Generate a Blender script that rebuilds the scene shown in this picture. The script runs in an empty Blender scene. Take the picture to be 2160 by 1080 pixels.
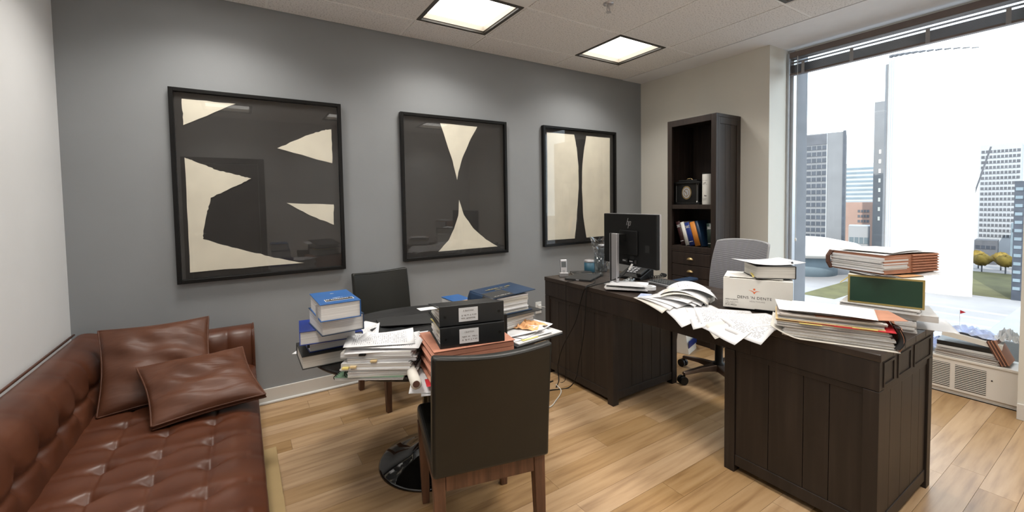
import bpy, bmesh, math, random
from mathutils import Matrix, Vector, Euler
random.seed(7)
PI = math.pi
SC = bpy.context.scene
COL = SC.collection

# ------------------------------------------------------------------ camera
YAW, PITCH, ROLL, EYE = 0.5644, -0.0424, -0.01594, 1.391
_f = Vector((math.sin(YAW)*math.cos(PITCH), math.cos(YAW)*math.cos(PITCH), math.sin(PITCH)))
_r = Vector((math.cos(YAW), -math.sin(YAW), 0)); _u = _r.cross(_f)
_r2 = _r*math.cos(ROLL)+_u*math.sin(ROLL); _u2 = -_r*math.sin(ROLL)+_u*math.cos(ROLL)
cd = bpy.data.cameras.new('camera'); cam = bpy.data.objects.new('camera', cd); COL.objects.link(cam)
cd.sensor_width = 36; cd.sensor_fit = 'HORIZONTAL'
cd.lens = 890.0/2160*36; cd.shift_x = (1080-1072)/2160; cd.shift_y = (462.2-540)/2160
cd.clip_start = 0.02; cd.clip_end = 3000
cam.matrix_world = Matrix(((_r2.x,_u2.x,-_f.x,0),(_r2.y,_u2.y,-_f.y,0),(_r2.z,_u2.z,-_f.z,EYE),(0,0,0,1)))
SC.camera = cam

# ------------------------------------------------------------------ sky, sun, exposure
W = bpy.data.worlds.new('sky'); SC.world = W; W.use_nodes = True
bg = W.node_tree.nodes['Background']; bg.inputs[0].default_value = (0.80, 0.90, 1.0, 1); bg.inputs[1].default_value = 3.4
sd = bpy.data.lights.new('sun', 'SUN'); sd.energy = 5.0; sd.angle = 0.01; sd.color = (1, .93, .83)
sun = bpy.data.objects.new('sun', sd); COL.objects.link(sun)
sun.rotation_euler = Vector((0.80, 0.30, -0.52)).to_track_quat('-Z', 'Y').to_euler()
SC.view_settings.view_transform = 'Standard'; SC.view_settings.look = 'None'
SC.view_settings.gamma = 1; SC.view_settings.use_curve_mapping = False
SC.view_settings.exposure = 0.12
LAMP_W = 11.5

# ------------------------------------------------------------------ materials
M = {}
def new_mat(name):
    m = bpy.data.materials.new(name); m.use_nodes = True
    nt = m.node_tree; b = nt.nodes['Principled BSDF']
    M[name] = m
    return m, nt, b
def nd(nt, t, **k):
    n = nt.nodes.new(t)
    for a, v in k.items(): setattr(n, a, v)
    return n
def lk(nt, a, b): nt.links.new(a, b)
def mth(nt, op, a, b=None):
    n = nd(nt, 'ShaderNodeMath', operation=op)
    for i, v in enumerate((a, b)):
        if v is None: continue
        if isinstance(v, (int, float)): n.inputs[i].default_value = v
        else: lk(nt, v, n.inputs[i])
    return n.outputs[0]
def noise(nt, scale, stretch=(1,1,1), coord='Object', detail=4, rough=.55):
    tc = nd(nt, 'ShaderNodeTexCoord'); mp = nd(nt, 'ShaderNodeMapping'); mp.inputs['Scale'].default_value = stretch
    lk(nt, tc.outputs[coord], mp.inputs[0])
    n = nd(nt, 'ShaderNodeTexNoise'); n.inputs['Scale'].default_value = scale; n.inputs['Detail'].default_value = detail; n.inputs['Roughness'].default_value = rough
    lk(nt, mp.outputs[0], n.inputs['Vector']); return n.outputs['Fac']
def ramp(nt, fac, stops):
    r = nd(nt, 'ShaderNodeValToRGB')
    while len(r.color_ramp.elements) < len(stops): r.color_ramp.elements.new(.5)
    for e, (p, c) in zip(r.color_ramp.elements, stops): e.position = p; e.color = (*c, 1)
    lk(nt, fac, r.inputs[0]); return r.outputs[0]
def bump(nt, b, fac, strength, dist=.002):
    n = nd(nt, 'ShaderNodeBump'); n.inputs['Strength'].default_value = strength; n.inputs['Distance'].default_value = dist
    lk(nt, fac, n.inputs['Height']); lk(nt, n.outputs[0], b.inputs['Normal'])
def mat(name, col, rough=.5, metal=0, var=.08, scale=8, stretch=(1,1,1), bmp=0, bscale=None, spec=.5, coat=0, coord='Object'):
    m, nt, b = new_mat(name)
    c0 = tuple(max(0, x*(1-var)) for x in col); c1 = tuple(min(1, x*(1+var)) for x in col)
    f = noise(nt, scale, stretch, coord)
    lk(nt, ramp(nt, f, [(.3, c0), (.7, c1)]), b.inputs['Base Color'])
    b.inputs['Roughness'].default_value = rough; b.inputs['Metallic'].default_value = metal
    b.inputs['Specular IOR Level'].default_value = spec
    if coat: b.inputs['Coat Weight'].default_value = coat; b.inputs['Coat Roughness'].default_value = .05
    if bmp: bump(nt, b, noise(nt, bscale or scale*4, stretch, coord), bmp)
    return m
mat('gray_paint', (.262,.274,.283), .5, var=.03, scale=3, bmp=.12, bscale=260)
mat('white_paint', (.76,.765,.765), .6, var=.02, scale=3, bmp=.12, bscale=260)
mat('cream_paint', (.66,.64,.575), .6, var=.02, scale=3, bmp=.12, bscale=260)
mat('trim_white', (.62,.60,.56), .4, var=.02)
mat('ceiling_white', (.80,.80,.81), .7, var=.02)
mat('grid_white', (.84,.83,.81), .45, var=.02)
m, nt, b = new_mat('tile_white')
f = noise(nt, 95, (1,1,1), 'Object', 5, .65)
lk(nt, ramp(nt, f, [(.36, (.45,.44,.43)), (.46, (.78,.765,.75)), (.7, (.82,.805,.79))]), b.inputs['Base Color'])
b.inputs['Roughness'].default_value = .9; bump(nt, b, f, .5, .004)
# maple planks
m, nt, b = new_mat('maple')
oi = nd(nt, 'ShaderNodeObjectInfo')
tc = nd(nt, 'ShaderNodeTexCoord'); mp = nd(nt, 'ShaderNodeMapping'); mp.inputs['Scale'].default_value = (1.2, 14, 4)
add = nd(nt, 'ShaderNodeVectorMath', operation='ADD'); lk(nt, tc.outputs['Object'], add.inputs[0])
sc = nd(nt, 'ShaderNodeVectorMath', operation='SCALE'); sc.inputs[0].default_value = (31, 17, 9); lk(nt, oi.outputs['Random'], sc.inputs['Scale'])
lk(nt, sc.outputs[0], add.inputs[1]); lk(nt, add.outputs[0], mp.inputs[0])
n1 = nd(nt, 'ShaderNodeTexNoise'); n1.inputs['Scale'].default_value = 2.2; n1.inputs['Detail'].default_value = 6; lk(nt, mp.outputs[0], n1.inputs['Vector'])
c1 = ramp(nt, n1.outputs['Fac'], [(.28, (.285,.162,.070)), (.5, (.41,.252,.118)), (.75, (.475,.308,.158))])
hv = nd(nt, 'ShaderNodeHueSaturation'); lk(nt, c1, hv.inputs['Color'])
lk(nt, mth(nt, 'ADD', mth(nt, 'MULTIPLY', oi.outputs['Random'], .34), .80), hv.inputs['Value'])
lk(nt, mth(nt, 'ADD', mth(nt, 'MULTIPLY', oi.outputs['Random'], -.2), 1.05), hv.inputs['Saturation'])
lk(nt, hv.outputs[0], b.inputs['Base Color']); b.inputs['Roughness'].default_value = .34; b.inputs['Specular IOR Level'].default_value = .45
bump(nt, b, n1.outputs['Fac'], .05, .001)
# leathers
m, nt, b = new_mat('brown_leather')
f = noise(nt, 5, (1,1,1), 'Object', 6)
lk(nt, ramp(nt, f, [(.25, (.054,.0165,.0075)), (.55, (.082,.0265,.012)), (.8, (.108,.037,.0175))]), b.inputs['Base Color'])
b.inputs['Roughness'].default_value = .36; b.inputs['Specular IOR Level'].default_value = .40
bump(nt, b, noise(nt, 220, (1,1,1), 'Object', 3), .10, .001)
m, nt, b = new_mat('pillow_leather')
f = noise(nt, 5, (1,1,1), 'Object', 6)
lk(nt, ramp(nt, f, [(.25, (.060,.021,.010)), (.55, (.090,.033,.0165)), (.8, (.118,.046,.024))]), b.inputs['Base Color'])
b.inputs['Roughness'].default_value = .46; b.inputs['Specular IOR Level'].default_value = .30
w = noise(nt, 5, (.7,3.2,1), 'Object', 3)
bump(nt, b, w, .35, .03)
mat('dark_leather', (.0110,.0112,.0090), .38, var=.15, scale=6, bmp=.12, bscale=240, spec=.42)
mat('walnut', (.105,.048,.026), .45, var=.4, scale=4, stretch=(14,14,1), bmp=.1)
m, nt, b = new_mat('espresso')
f = noise(nt, 2.2, (16,16,.9), 'Object', 6)
lk(nt, ramp(nt, f, [(.3, (.009,.006,.0045)), (.55, (.016,.0105,.008)), (.78, (.028,.0195,.015))]), b.inputs['Base Color'])
b.inputs['Roughness'].default_value = .5; bump(nt, b, f, .15, .002)
m, nt, b = new_mat('espresso_top')
f = noise(nt, 2.2, (16,.9,8), 'Object', 6)
lk(nt, ramp(nt, f, [(.3, (.018,.012,.009)), (.55, (.034,.023,.017)), (.78, (.06,.042,.031))]), b.inputs['Base Color'])
b.inputs['Roughness'].default_value = .42; bump(nt, b, f, .2, .002)
mat('shelf_wood', (.022,.0135,.010), .45, var=.5, scale=2.4, stretch=(14,14,.9), bmp=.12)
mat('black_top', (.016,.016,.016), .42, var=.6, scale=3, stretch=(2,22,4), bmp=.4)
mat('black_gloss', (.006,.006,.006), .06, var=0, coat=.6)
mat('black_plastic', (.006,.006,.006), .45, var=.1, spec=.3)
mat('black_vinyl', (.012,.013,.014), .35, var=.2, scale=10, bmp=.06, bscale=300)
mat('black_card', (.014,.014,.014), .6, var=.2)
mat('frame_black', (.006,.006,.006), .32, var=.1, spec=.3)
mat('art_black', (.028,.026,.024), .6, var=.15, scale=5)
mat('art_cream', (.86,.81,.67), .7, var=.07, scale=6, bmp=.1)
mat('silver', (.55,.54,.56), .32, .75, var=.04)
mat('alu', (.50,.52,.55), .35, .6, var=.04)
mat('white_plastic', (.72,.72,.70), .4, var=.02)
mat('gray_plastic', (.30,.30,.31), .45, var=.05)
mat('screen_gray', (.10,.11,.115), .2, var=.05)
mat('bronze_alu', (.17,.125,.10), .28, .7, var=.2)
mat('brass', (.38,.28,.14), .38, .85, var=.2)
mat('paper', (.67,.67,.68), .85, var=.02, scale=30)
mat('paper_warm', (.64,.61,.55), .85, var=.03, scale=30)
mat('paper_gray', (.58,.58,.58), .85, var=.05, scale=30)
mat('paper_yellow', (.75,.62,.20), .8, var=.05)
mat('manila', (.62,.47,.25), .8, var=.06)
mat('orange_paper', (.74,.42,.20), .8, var=.08)
mat('salmon', (.46,.20,.13), .75, var=.1, scale=12, bmp=.1)
mat('kraft', (.42,.20,.125), .8, var=.12, scale=12, bmp=.1)
mat('kraft_dark', (.10,.045,.03), .8, var=.2, scale=12)
mat('cardboard', (.40,.28,.13), .8, var=.06, scale=6, bmp=.1)
mat('carton_white', (.70,.68,.63), .7, var=.02, scale=12)
mat('blue_cover', (.014,.085,.26), .4, var=.08)
mat('royal_cover', (.010,.030,.19), .35, var=.1)
mat('navy_cover', (.010,.030,.070), .4, var=.15)
mat('orange_cover', (.62,.22,.03), .45, var=.08)
mat('maroon_cover', (.040,.012,.012), .45, var=.15)
mat('forest_cover', (.010,.028,.019), .45, var=.12)
mat('green_card', (.008,.042,.022), .6, var=.1)
mat('gold', (.42,.33,.12), .45, .6, var=.1)
mat('pale_green', (.16,.26,.17), .5, var=.06)
mat('red_paper', (.50,.02,.03), .6, var=.05)
mat('orange_ink', (.72,.13,.03), .6, var=0)
mat('black_ink', (.03,.028,.028), .7, var=0)
mat('gray_ink', (.28,.26,.25), .7, var=0)
mat('tin_white', (.70,.69,.65), .35, var=.02)
mat('plastic_blue', (.50,.58,.80), .25, var=.12, scale=14)
mat('teal_wrap', (.020,.085,.13), .5, var=.1)
mat('convector_white', (.68,.65,.60), .45, var=.02)
mat('void_black', (.004,.004,.004), .9, var=0)
mat('blind_slat', (.16,.13,.12), .35, .2, var=.1)
mat('fin_concrete', (.20,.205,.225), .8, var=.08, scale=6, bmp=.1)
mat('led_green', (.05,.6,.2), .4, var=0)
M['led_green'].node_tree.nodes['Principled BSDF'].inputs['Emission Color'].default_value = (.1,1,.3,1)
M['led_green'].node_tree.nodes['Principled BSDF'].inputs['Emission Strength'].default_value = 2
def pages_mat(name, a, bb, freq=260):
    m, nt, b = new_mat(name)
    f = noise(nt, 1, (3,3,freq), 'Object', 3, .7)
    lk(nt, ramp(nt, f, [(.34, a), (.6, bb)]), b.inputs['Base Color']); b.inputs['Roughness'].default_value = .85
    bump(nt, b, f, .3, .001)
pages_mat('pages', (.44,.42,.38), (.62,.60,.55))
pages_mat('pages_white', (.46,.455,.45), (.66,.655,.645))
pages_mat('pages_gray', (.34,.33,.32), (.66,.65,.63))
pages_mat('pages_brown', (.24,.19,.16), (.56,.52,.48))
# printed sheet: rows of broken dark dashes inside margins (flat print)
def print_mat(name, base, ink, rows=34, dens=.47, x0=.12, x1=.88, y0=.1, y1=.9):
    m, nt, b = new_mat(name)
    uv = nd(nt, 'ShaderNodeUVMap'); sp = nd(nt, 'ShaderNodeSeparateXYZ'); lk(nt, uv.outputs[0], sp.inputs[0])
    u, v = sp.outputs[0], sp.outputs[1]
    rv = mth(nt, 'MULTIPLY', v, rows); fr = mth(nt, 'FRACT', rv); fl = mth(nt, 'FLOOR', rv)
    cmb = nd(nt, 'ShaderNodeCombineXYZ'); lk(nt, mth(nt, 'MULTIPLY', u, 26), cmb.inputs[0]); lk(nt, mth(nt, 'MULTIPLY', fl, 7.31), cmb.inputs[1])
    n = nd(nt, 'ShaderNodeTexNoise'); n.inputs['Scale'].default_value = 1; n.inputs['Detail'].default_value = 1; lk(nt, cmb.outputs[0], n.inputs['Vector'])
    k = mth(nt, 'GREATER_THAN', n.outputs['Fac'], dens)
    for q in (mth(nt, 'LESS_THAN', fr, .5), mth(nt, 'GREATER_THAN', u, x0), mth(nt, 'LESS_THAN', u, x1), mth(nt, 'GREATER_THAN', v, y0), mth(nt, 'LESS_THAN', v, y1)):
        k = mth(nt, 'MULTIPLY', k, q)
    mx = nd(nt, 'ShaderNodeMix', data_type='RGBA'); mx.inputs[6].default_value = (*base, 1); mx.inputs[7].default_value = (*ink, 1)
    lk(nt, k, mx.inputs[0]); lk(nt, mx.outputs[2], b.inputs['Base Color']); b.inputs['Roughness'].default_value = .85
print_mat('printed', (.67,.67,.68), (.33,.33,.34))
print_mat('printed_sparse', (.67,.67,.68), (.34,.34,.36), rows=22, dens=.56)
print_mat('spine_print', (.72,.71,.68), (.30,.29,.28), rows=9, dens=.45, x0=.15, x1=.85, y0=.3, y1=.8)
# glass sheets: clear pass-through with a Fresnel mirror on top
def pane_mat(name, tint, ior=1.5, boost=1.0):
    m = bpy.data.materials.new(name); m.use_nodes = True; nt = m.node_tree; nt.nodes.clear(); M[name] = m
    o = nd(nt, 'ShaderNodeOutputMaterial'); mx = nd(nt, 'ShaderNodeMixShader'); fr = nd(nt, 'ShaderNodeLayerWeight'); fr.inputs[0].default_value = .5; f0 = ((ior-1)/(ior+1))**2
    t = nd(nt, 'ShaderNodeBsdfTransparent'); t.inputs[0].default_value = (*tint, 1); g = nd(nt, 'ShaderNodeBsdfGlossy'); g.inputs['Roughness'].default_value = .0
    sch = mth(nt, 'ADD', mth(nt, 'MULTIPLY', mth(nt, 'POWER', fr.outputs['Facing'], 5.0), 1-f0), f0)
    lk(nt, mth(nt, 'MINIMUM', mth(nt, 'MULTIPLY', sch, boost), 1.0), mx.inputs[0]); lk(nt, t.outputs[0], mx.inputs[1]); lk(nt, g.outputs[0], mx.inputs[2]); lk(nt, mx.outputs[0], o.inputs[0])
pane_mat('window_glass', (.96,.98,.98), 1.45, .4)
pane_mat('picture_glass', (.97,.97,.97), 1.52, .75)
pane_mat('clear_glass', (.90,.93,.94), 1.5, 1.2)
pane_mat('clear_bag', (.86,.88,.90), 1.5, 4.5)
m, nt, b = new_mat('diffuser'); b.inputs['Base Color'].default_value = (.9,.9,.88,1)
b.inputs['Emission Color'].default_value = (1,.97,.92,1); b.inputs['Emission Strength'].default_value = 3.0
mat('lamp_frame', (.045,.038,.028), .4, var=.1)
mat('lamp_lip', (.55,.50,.42), .4, var=.02)
# mesh chair fabric: fine horizontal weave
m, nt, b = new_mat('mesh_fabric')
tc = nd(nt, 'ShaderNodeTexCoord'); wv = nd(nt, 'ShaderNodeTexWave', bands_direction='Z'); wv.inputs['Scale'].default_value = 42; wv.inputs['Distortion'].default_value = .6
lk(nt, tc.outputs['Object'], wv.inputs['Vector'])
lk(nt, ramp(nt, wv.outputs['Fac'], [(.2, (.07,.07,.08)), (.7, (.27,.27,.29))]), b.inputs['Base Color']); b.inputs['Roughness'].default_value = .8
bump(nt, b, wv.outputs['Fac'], .4, .002)

# ------------------------------------------------------------------ mesh helpers
class B:
    def __init__(s): s.v = []; s.f = []; s.m = []; s.uv = None
    def face(s, idx, m=0): s.f.append(tuple(idx)); s.m.append(m)
    def box(s, x0, x1, y0, y1, z0, z1, m=0):
        n = len(s.v); s.v += [(x0,y0,z0),(x1,y0,z0),(x1,y1,z0),(x0,y1,z0),(x0,y0,z1),(x1,y0,z1),(x1,y1,z1),(x0,y1,z1)]
        for q in ((3,2,1,0),(4,5,6,7),(0,1,5,4),(1,2,6,5),(2,3,7,6),(3,0,4,7)): s.face([n+i for i in q], m)
        return s
    def obox(s, c, ax, ay, az, m=0):       # oriented box: centre and three half-axis vectors
        c, ax, ay, az = map(Vector, (c, ax, ay, az)); n = len(s.v)
        for sz in (-1,1):
            for sx, sy in ((-1,-1),(1,-1),(1,1),(-1,1)): s.v.append(tuple(c+ax*sx+ay*sy+az*sz))
        for q in ((3,2,1,0),(4,5,6,7),(0,1,5,4),(1,2,6,5),(2,3,7,6),(3,0,4,7)): s.face([n+i for i in q], m)
        return s
    def rbox(s, cx, cy, z0, z1, w, d, rot, m=0):
        c, si = math.cos(rot), math.sin(rot)
        return s.obox((cx,cy,(z0+z1)/2), (c*w/2,si*w/2,0), (-si*d/2,c*d/2,0), (0,0,(z1-z0)/2), m)
    def taper(s, p0, p1, w0, d0, w1, d1, m=0):   # square post, bottom p0 to top p1
        n = len(s.v)
        for p, w, d in ((p0,w0,d0),(p1,w1,d1)):
            for sx, sy in ((-1,-1),(1,-1),(1,1),(-1,1)): s.v.append((p[0]+sx*w/2, p[1]+sy*d/2, p[2]))
        for q in ((3,2,1,0),(4,5,6,7),(0,1,5,4),(1,2,6,5),(2,3,7,6),(3,0,4,7)): s.face([n+i for i in q], m)
        return s
    def lathe(s, prof, n=32, c=(0,0,0), m=0, cap=True):
        k = len(s.v)
        for r, z in prof:
            for i in range(n):
                a = 2*PI*i/n; s.v.append((c[0]+r*math.cos(a), c[1]+r*math.sin(a), c[2]+z))
        for j in range(len(prof)-1):
            for i in range(n):
                a, b = k+j*n+i, k+j*n+(i+1) % n; s.face((a, b, b+n, a+n), m)
        if cap:
            s.face([k+i for i in reversed(range(n))], m); s.face([k+(len(prof)-1)*n+i for i in range(n)], m)
        return s
    def tube(s, pts, r, n=8, m=0, radii=None):
        pts = [Vector(p) for p in pts]; k = len(s.v); L = len(pts)
        up = Vector((0,0,1)); prev = None
        for j, p in enumerate(pts):
            t = (pts[min(j+1,L-1)]-pts[max(j-1,0)]).normalized()
            if prev is None:
                a = t.cross(up)
                if a.length < .01: a = t.cross(Vector((1,0,0)))
            else: a = prev - t*prev.dot(t)
            a.normalize(); prev = a; b = t.cross(a)
            rr = radii[j] if radii else r
            for i in range(n):
                q = 2*PI*i/n; s.v.append(tuple(p+a*rr*math.cos(q)+b*rr*math.sin(q)))
        for j in range(L-1):
            for i in range(n):
                x, y = k+j*n+i, k+j*n+(i+1) % n; s.face((x, y, y+n, x+n), m)
        s.face([k+i for i in reversed(range(n))], m); s.face([k+(L-1)*n+i for i in range(n)], m)
        return s
    def prism(s, poly, fn0, fn1, m=0):           # polygon mapped by two functions, sides between
        k = len(s.v); n = len(poly)
        s.v += [tuple(fn0(*p)) for p in poly]; s.v += [tuple(fn1(*p)) for p in poly]
        s.face(range(k, k+n), m); s.face(reversed(range(k+n, k+2*n)), m)
        for i in range(n):
            j = (i+1) % n; s.face((k+j, k+i, k+n+i, k+n+j), m)
        return s
    def grid(s, fn, nu, nv, m=0, closed_u=False):
        k = len(s.v)
        for j in range(nv+1):
            for i in range(nu+(0 if closed_u else 1)): s.v.append(tuple(fn(i/nu, j/nv)))
        row = nu if closed_u else nu+1
        for j in range(nv):
            for i in range(nu):
                a = k+j*row+i; bb = k+j*row+(i+1) % row; s.face((a, bb, bb+row, a+row), m)
        return s
    def xf(s, mt): s.v = [tuple(mt @ Vector(p)) for p in s.v]; return s
    def mesh(s, name, mats, smooth=False):
        me = bpy.data.meshes.new(name); me.from_pydata(s.v, [], s.f)
        for mm in mats: me.materials.append(M[mm])
        me.polygons.foreach_set('material_index', s.m)
        if smooth: me.polygons.foreach_set('use_smooth', [True]*len(s.f))
        bm = bmesh.new(); bm.from_mesh(me); bmesh.ops.recalc_face_normals(bm, faces=bm.faces); bm.to_mesh(me); bm.free()
        me.update(); return me
    def build(s, name, mats, parent=None, bevel=0, smooth=False, seg=2, sub=0, solid=0):
        if isinstance(mats, str): mats = [mats]
        o = bpy.data.objects.new(name, s.mesh(name, mats, smooth)); COL.objects.link(o)
        if parent: o.parent = parent
        return mods(o, bevel, seg, sub, solid)
def mods(o, bevel=0, seg=2, sub=0, solid=0):
    if solid: md = o.modifiers.new('solid', 'SOLIDIFY'); md.thickness = solid; md.offset = 1
    if bevel:
        md = o.modifiers.new('bevel', 'BEVEL'); md.width = bevel; md.segments = seg; md.limit_method = 'ANGLE'; md.angle_limit = math.radians(40)
    if sub: md = o.modifiers.new('sub', 'SUBSURF'); md.levels = sub; md.render_levels = sub
    return o
def shade_auto(o, ang=40):
    me = o.data; me.polygons.foreach_set('use_smooth', [True]*len(me.polygons)); me.set_sharp_from_angle(angle=math.radians(ang)); return o
def tag(o, label, cat, group=None):
    o['label'] = label; o['category'] = cat
    if group: o['group'] = group
    return o
def struct(o): o['kind'] = 'structure'; return o
def thing(name, label, cat, loc=(0,0,0), rot=0, group=None):
    o = bpy.data.objects.new(name, None); COL.objects.link(o); o.empty_display_size = .05
    o.location = loc; o.rotation_euler = (0,0,rot)
    return tag(o, label, cat, group)
def part(o, mesh_src, name, parent, loc, rot=0):   # another object sharing mesh data
    c = bpy.data.objects.new(name, mesh_src); COL.objects.link(c); c.location = loc; c.rotation_euler = (0,0,rot); c.parent = parent
    return c
def lettering(txt, size, mtx, material, parent, name='lettering', spacing=1.0, align='CENTER', thick=.0003):
    cu = bpy.data.curves.new('t', 'FONT'); cu.body = txt; cu.size = size; cu.align_x = align; cu.align_y = 'CENTER'; cu.space_character = spacing; cu.extrude = thick
    to = bpy.data.objects.new('t', cu); COL.objects.link(to)
    dg = bpy.context.evaluated_depsgraph_get(); me = bpy.data.meshes.new_from_object(to.evaluated_get(dg))
    bpy.data.objects.remove(to); bpy.data.curves.remove(cu)
    me.transform(mtx); me.materials.clear(); me.materials.append(M[material]); me.name = name
    o = bpy.data.objects.new(name, me); COL.objects.link(o); o.parent = parent
    return o
def basis(o, x, y):     # matrix with columns x, y, x^y at origin o
    x = Vector(x).normalized(); y = Vector(y); y = (y-x*y.dot(x)).normalized(); z = x.cross(y); o = Vector(o)
    return Matrix(((x.x,y.x,z.x,o.x),(x.y,y.y,z.y,o.y),(x.z,y.z,z.z,o.z),(0,0,0,1)))
# ------------------------------------------------------------------ room shell
X0, X1, Y0, Y1, H = -.85, 4.0, -1.1, 3.375, 2.74
WY0, WY1, WX = .485, 1.95, 4.36          # window recess
floor = struct(B().box(X0-.12, 4.5, Y0-.12, Y1+.12, -.2, -.013).build('floor', 'void_black'))
plank_cache = {}
def plank(x, y, L, w):
    key = (round(L,3), round(w,3))
    if key not in plank_cache:
        plank_cache[key] = B().box(-L/2+.0006, L/2-.0006, -w/2+.0006, w/2-.0006, -.0125, 0).mesh('plank', ['maple'])
    part(None, plank_cache[key], 'plank', floor, (x+L/2, y+w/2, 0))
PW = .1215
ny = int((Y1-Y0)/PW)+1
for j in range(ny):
    y = Y1-(j+1)*PW; w = PW
    if y < Y0: w = y+PW-Y0; y = Y0
    if w < .01: continue
    xe = 4.13; x = X0
    first = random.choice((.3,.45,.6,.75,.9))
    while x < xe-.001:
        L = first if x == X0 else random.choice((.45,.75,.9,1.2,1.5))
        if x+L > xe-.2: L = xe-x
        plank(x, y, L, w); x += L
struct(B().box(X0-.12, 4.12, Y1, Y1+.12, -.2, 2.95).build('wall_back', 'gray_paint'))
struct(B().box(X0-.12, X0, Y0-.12, Y1, -.2, 2.95).build('wall_left', 'white_paint'))
b = B().box(4.0, 4.40, WY1, Y1+.12, -.2, 2.95).box(4.0, 4.5, Y0-.12, WY0, -.2, 2.95).box(4.36, 4.5, WY0, WY1, -.2, .22).box(4.36, 4.5, WY0, WY1, 2.70, 2.95)
struct(b.build('wall_right', 'cream_paint'))
struct(B().box(X0, .0-.72, Y0-.12, Y0, -.2, 2.95).box(-.72, .34, Y0-.12, Y0, 2.12, 2.95).box(.34, 4.0, Y0-.12, Y0, -.2, 2.95).box(-.72,.34,Y0-.12,Y0-.1,-.2,2.12).build('wall_front', 'white_paint'))
# door behind the viewer (shows in the picture glass)
door = struct(B().box(-.63, .25, Y0-.06, Y0-.02, .005, 2.03).build('door_1', 'shelf_wood', bevel=.004))
B().box(-.72,-.635,Y0-.1,Y0+.015,0,2.12).box(.255,.34,Y0-.1,Y0+.015,0,2.12).box(-.635,.255,Y0-.1,Y0+.015,2.04,2.12).build('door_frame', 'frame_black', door)
B().lathe([(.028,0),(.028,.008),(.012,.01),(.012,.05)], 16).xf(Matrix.Translation((-.57,Y0-.02,.98)) @ Matrix.Rotation(-PI/2,4,'X')).tube([(-.57,Y0+.03,.98),(-.52,Y0+.032,.98),(-.45,Y0+.03,.978)], .009).build('door_handle', 'silver', door, smooth=True)
sw = tag(B().box(.46,.535,Y0,Y0+.006,1.05,1.17).box(.485,.51,Y0+.006,Y0+.010,1.08,1.14).build('light_switch', 'white_plastic', bevel=.002), 'white light switch plate on the wall beside the dark door', 'switch')
# baseboards
b = B().box(X0, X1, Y1-.014, Y1, 0, .105); bb = struct(b.build('baseboard_back', 'trim_white', bevel=.003))
B().tube([(X0+.001,Y1-.019,.008),(X1-.001,Y1-.019,.008)], .011, 8).build('shoe_moulding', 'white_plastic', bb, smooth=True)
struct(B().box(3.986, 4.0, Y0, WY0, 0, .10).build('baseboard_right', 'trim_white', bevel=.003))
struct(B().box(3.986, 4.0, WY1, Y1-.015, 0, .10).build('trim_1', 'trim_white', bevel=.003))
struct(B().box(X0, X0+.014, Y0, Y1-.015, 0, .10).build('baseboard_left', 'trim_white', bevel=.003))
# ceiling: slab, tiles on a T-bar grid, plaster border along the window side
ceil = struct(B().box(X0-.12, 4.5, Y0-.12, Y1+.12, 2.87, 3.0).build('ceiling', 'ceiling_white'))
B().box(3.695, 4.42, Y0, Y1, 2.735, 2.87).build('plaster_border', 'ceiling_white', ceil)
GX = [X0, -.404, .196, 1.13, 1.73, 2.664, 3.264, 3.69]; GY = [Y1, 3.035, 2.45, 1.5, .91, -.04, -.63, Y0]
LX = (1, 3, 5); LY = (1, 3, 5)
tc_ = {}
for i in range(7):
    for j in range(7):
        if i in LX and j in LY: continue
        if i == 3 and j == 2: continue
        w, d = GX[i+1]-GX[i], GY[j]-GY[j+1]; key = (round(w,3), round(d,3))
        if key not in tc_: tc_[key] = B().box(-w/2+.010, w/2-.010, -d/2+.010, d/2-.010, 0, .02).mesh('ceiling_tile', ['tile_white'])
        part(None, tc_[key], 'ceiling_tile', ceil, ((GX[i]+GX[i+1])/2, (GY[j]+GY[j+1])/2, H-.005))
for x in GX[1:-1]: B().box(x-.0115, x+.0115, Y0, Y1, H-.001, H+.03).build('grid_bar', 'grid_white', ceil)
for y in GY[1:-1]: B().box(X0, 3.685, y-.0115, y+.0115, H-.0014, H+.03).build('grid_bar', 'grid_white', ceil)
lamp_names = {(3,1):'square ceiling light above the middle picture', (5,1):'square ceiling light nearest the bookshelf corner', (5,3):'square ceiling light above the desk, only its corner in view',
  (1,1):'square ceiling light above the sofa end', (1,3):'square ceiling light over the open side of the sofa', (3,3):'square ceiling light above the near dining chair',
  (1,5):'square ceiling light by the door', (3,5):'square ceiling light behind the viewer', (5,5):'square ceiling light in the far rear corner of the room'}
for i in LX:
    for j in LY:
        x0, x1, y0, y1 = GX[i]+.012, GX[i+1]-.012, GY[j+1]+.012, GY[j]-.012; cx, cy = (x0+x1)/2, (y0+y1)/2
        t = thing('ceiling_light', lamp_names[(i,j)], 'ceiling light', (cx,cy,H-.006), 0, 'square recessed ceiling lights')
        hx, hy = (x1-x0)/2, (y1-y0)/2; w = .026
        B().box(-hx,hx,-hy,-hy+w,0,.016).box(-hx,hx,hy-w,hy,0,.016).box(-hx,-hx+w,-hy+w,hy-w,0,.016).box(hx-w,hx,-hy+w,hy-w,0,.016).build('frame', 'lamp_frame', t)
        a, c = hx-w, hy-w
        B().box(-a,a,-c,-c+.006,.016,.075).box(-a,a,c-.006,c,.016,.075).box(-a,-a+.006,-c,c,.016,.075).box(a-.006,a,-c,c,.016,.075).build('well', 'lamp_lip', t)
        B().box(-a+.006,a-.006,-c+.006,c-.006,.055,.062).build('diffuser', 'diffuser', t)
        ld = bpy.data.lights.new('lamp', 'AREA'); ld.shape = 'RECTANGLE'; ld.size = .40; ld.size_y = .40; ld.energy = LAMP_W; ld.color = (1,.96,.90); ld.spread = math.radians(126)
        lo = bpy.data.objects.new('lamp', ld); COL.objects.link(lo); lo.parent = t; lo.location = (0,0,.053)
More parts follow.
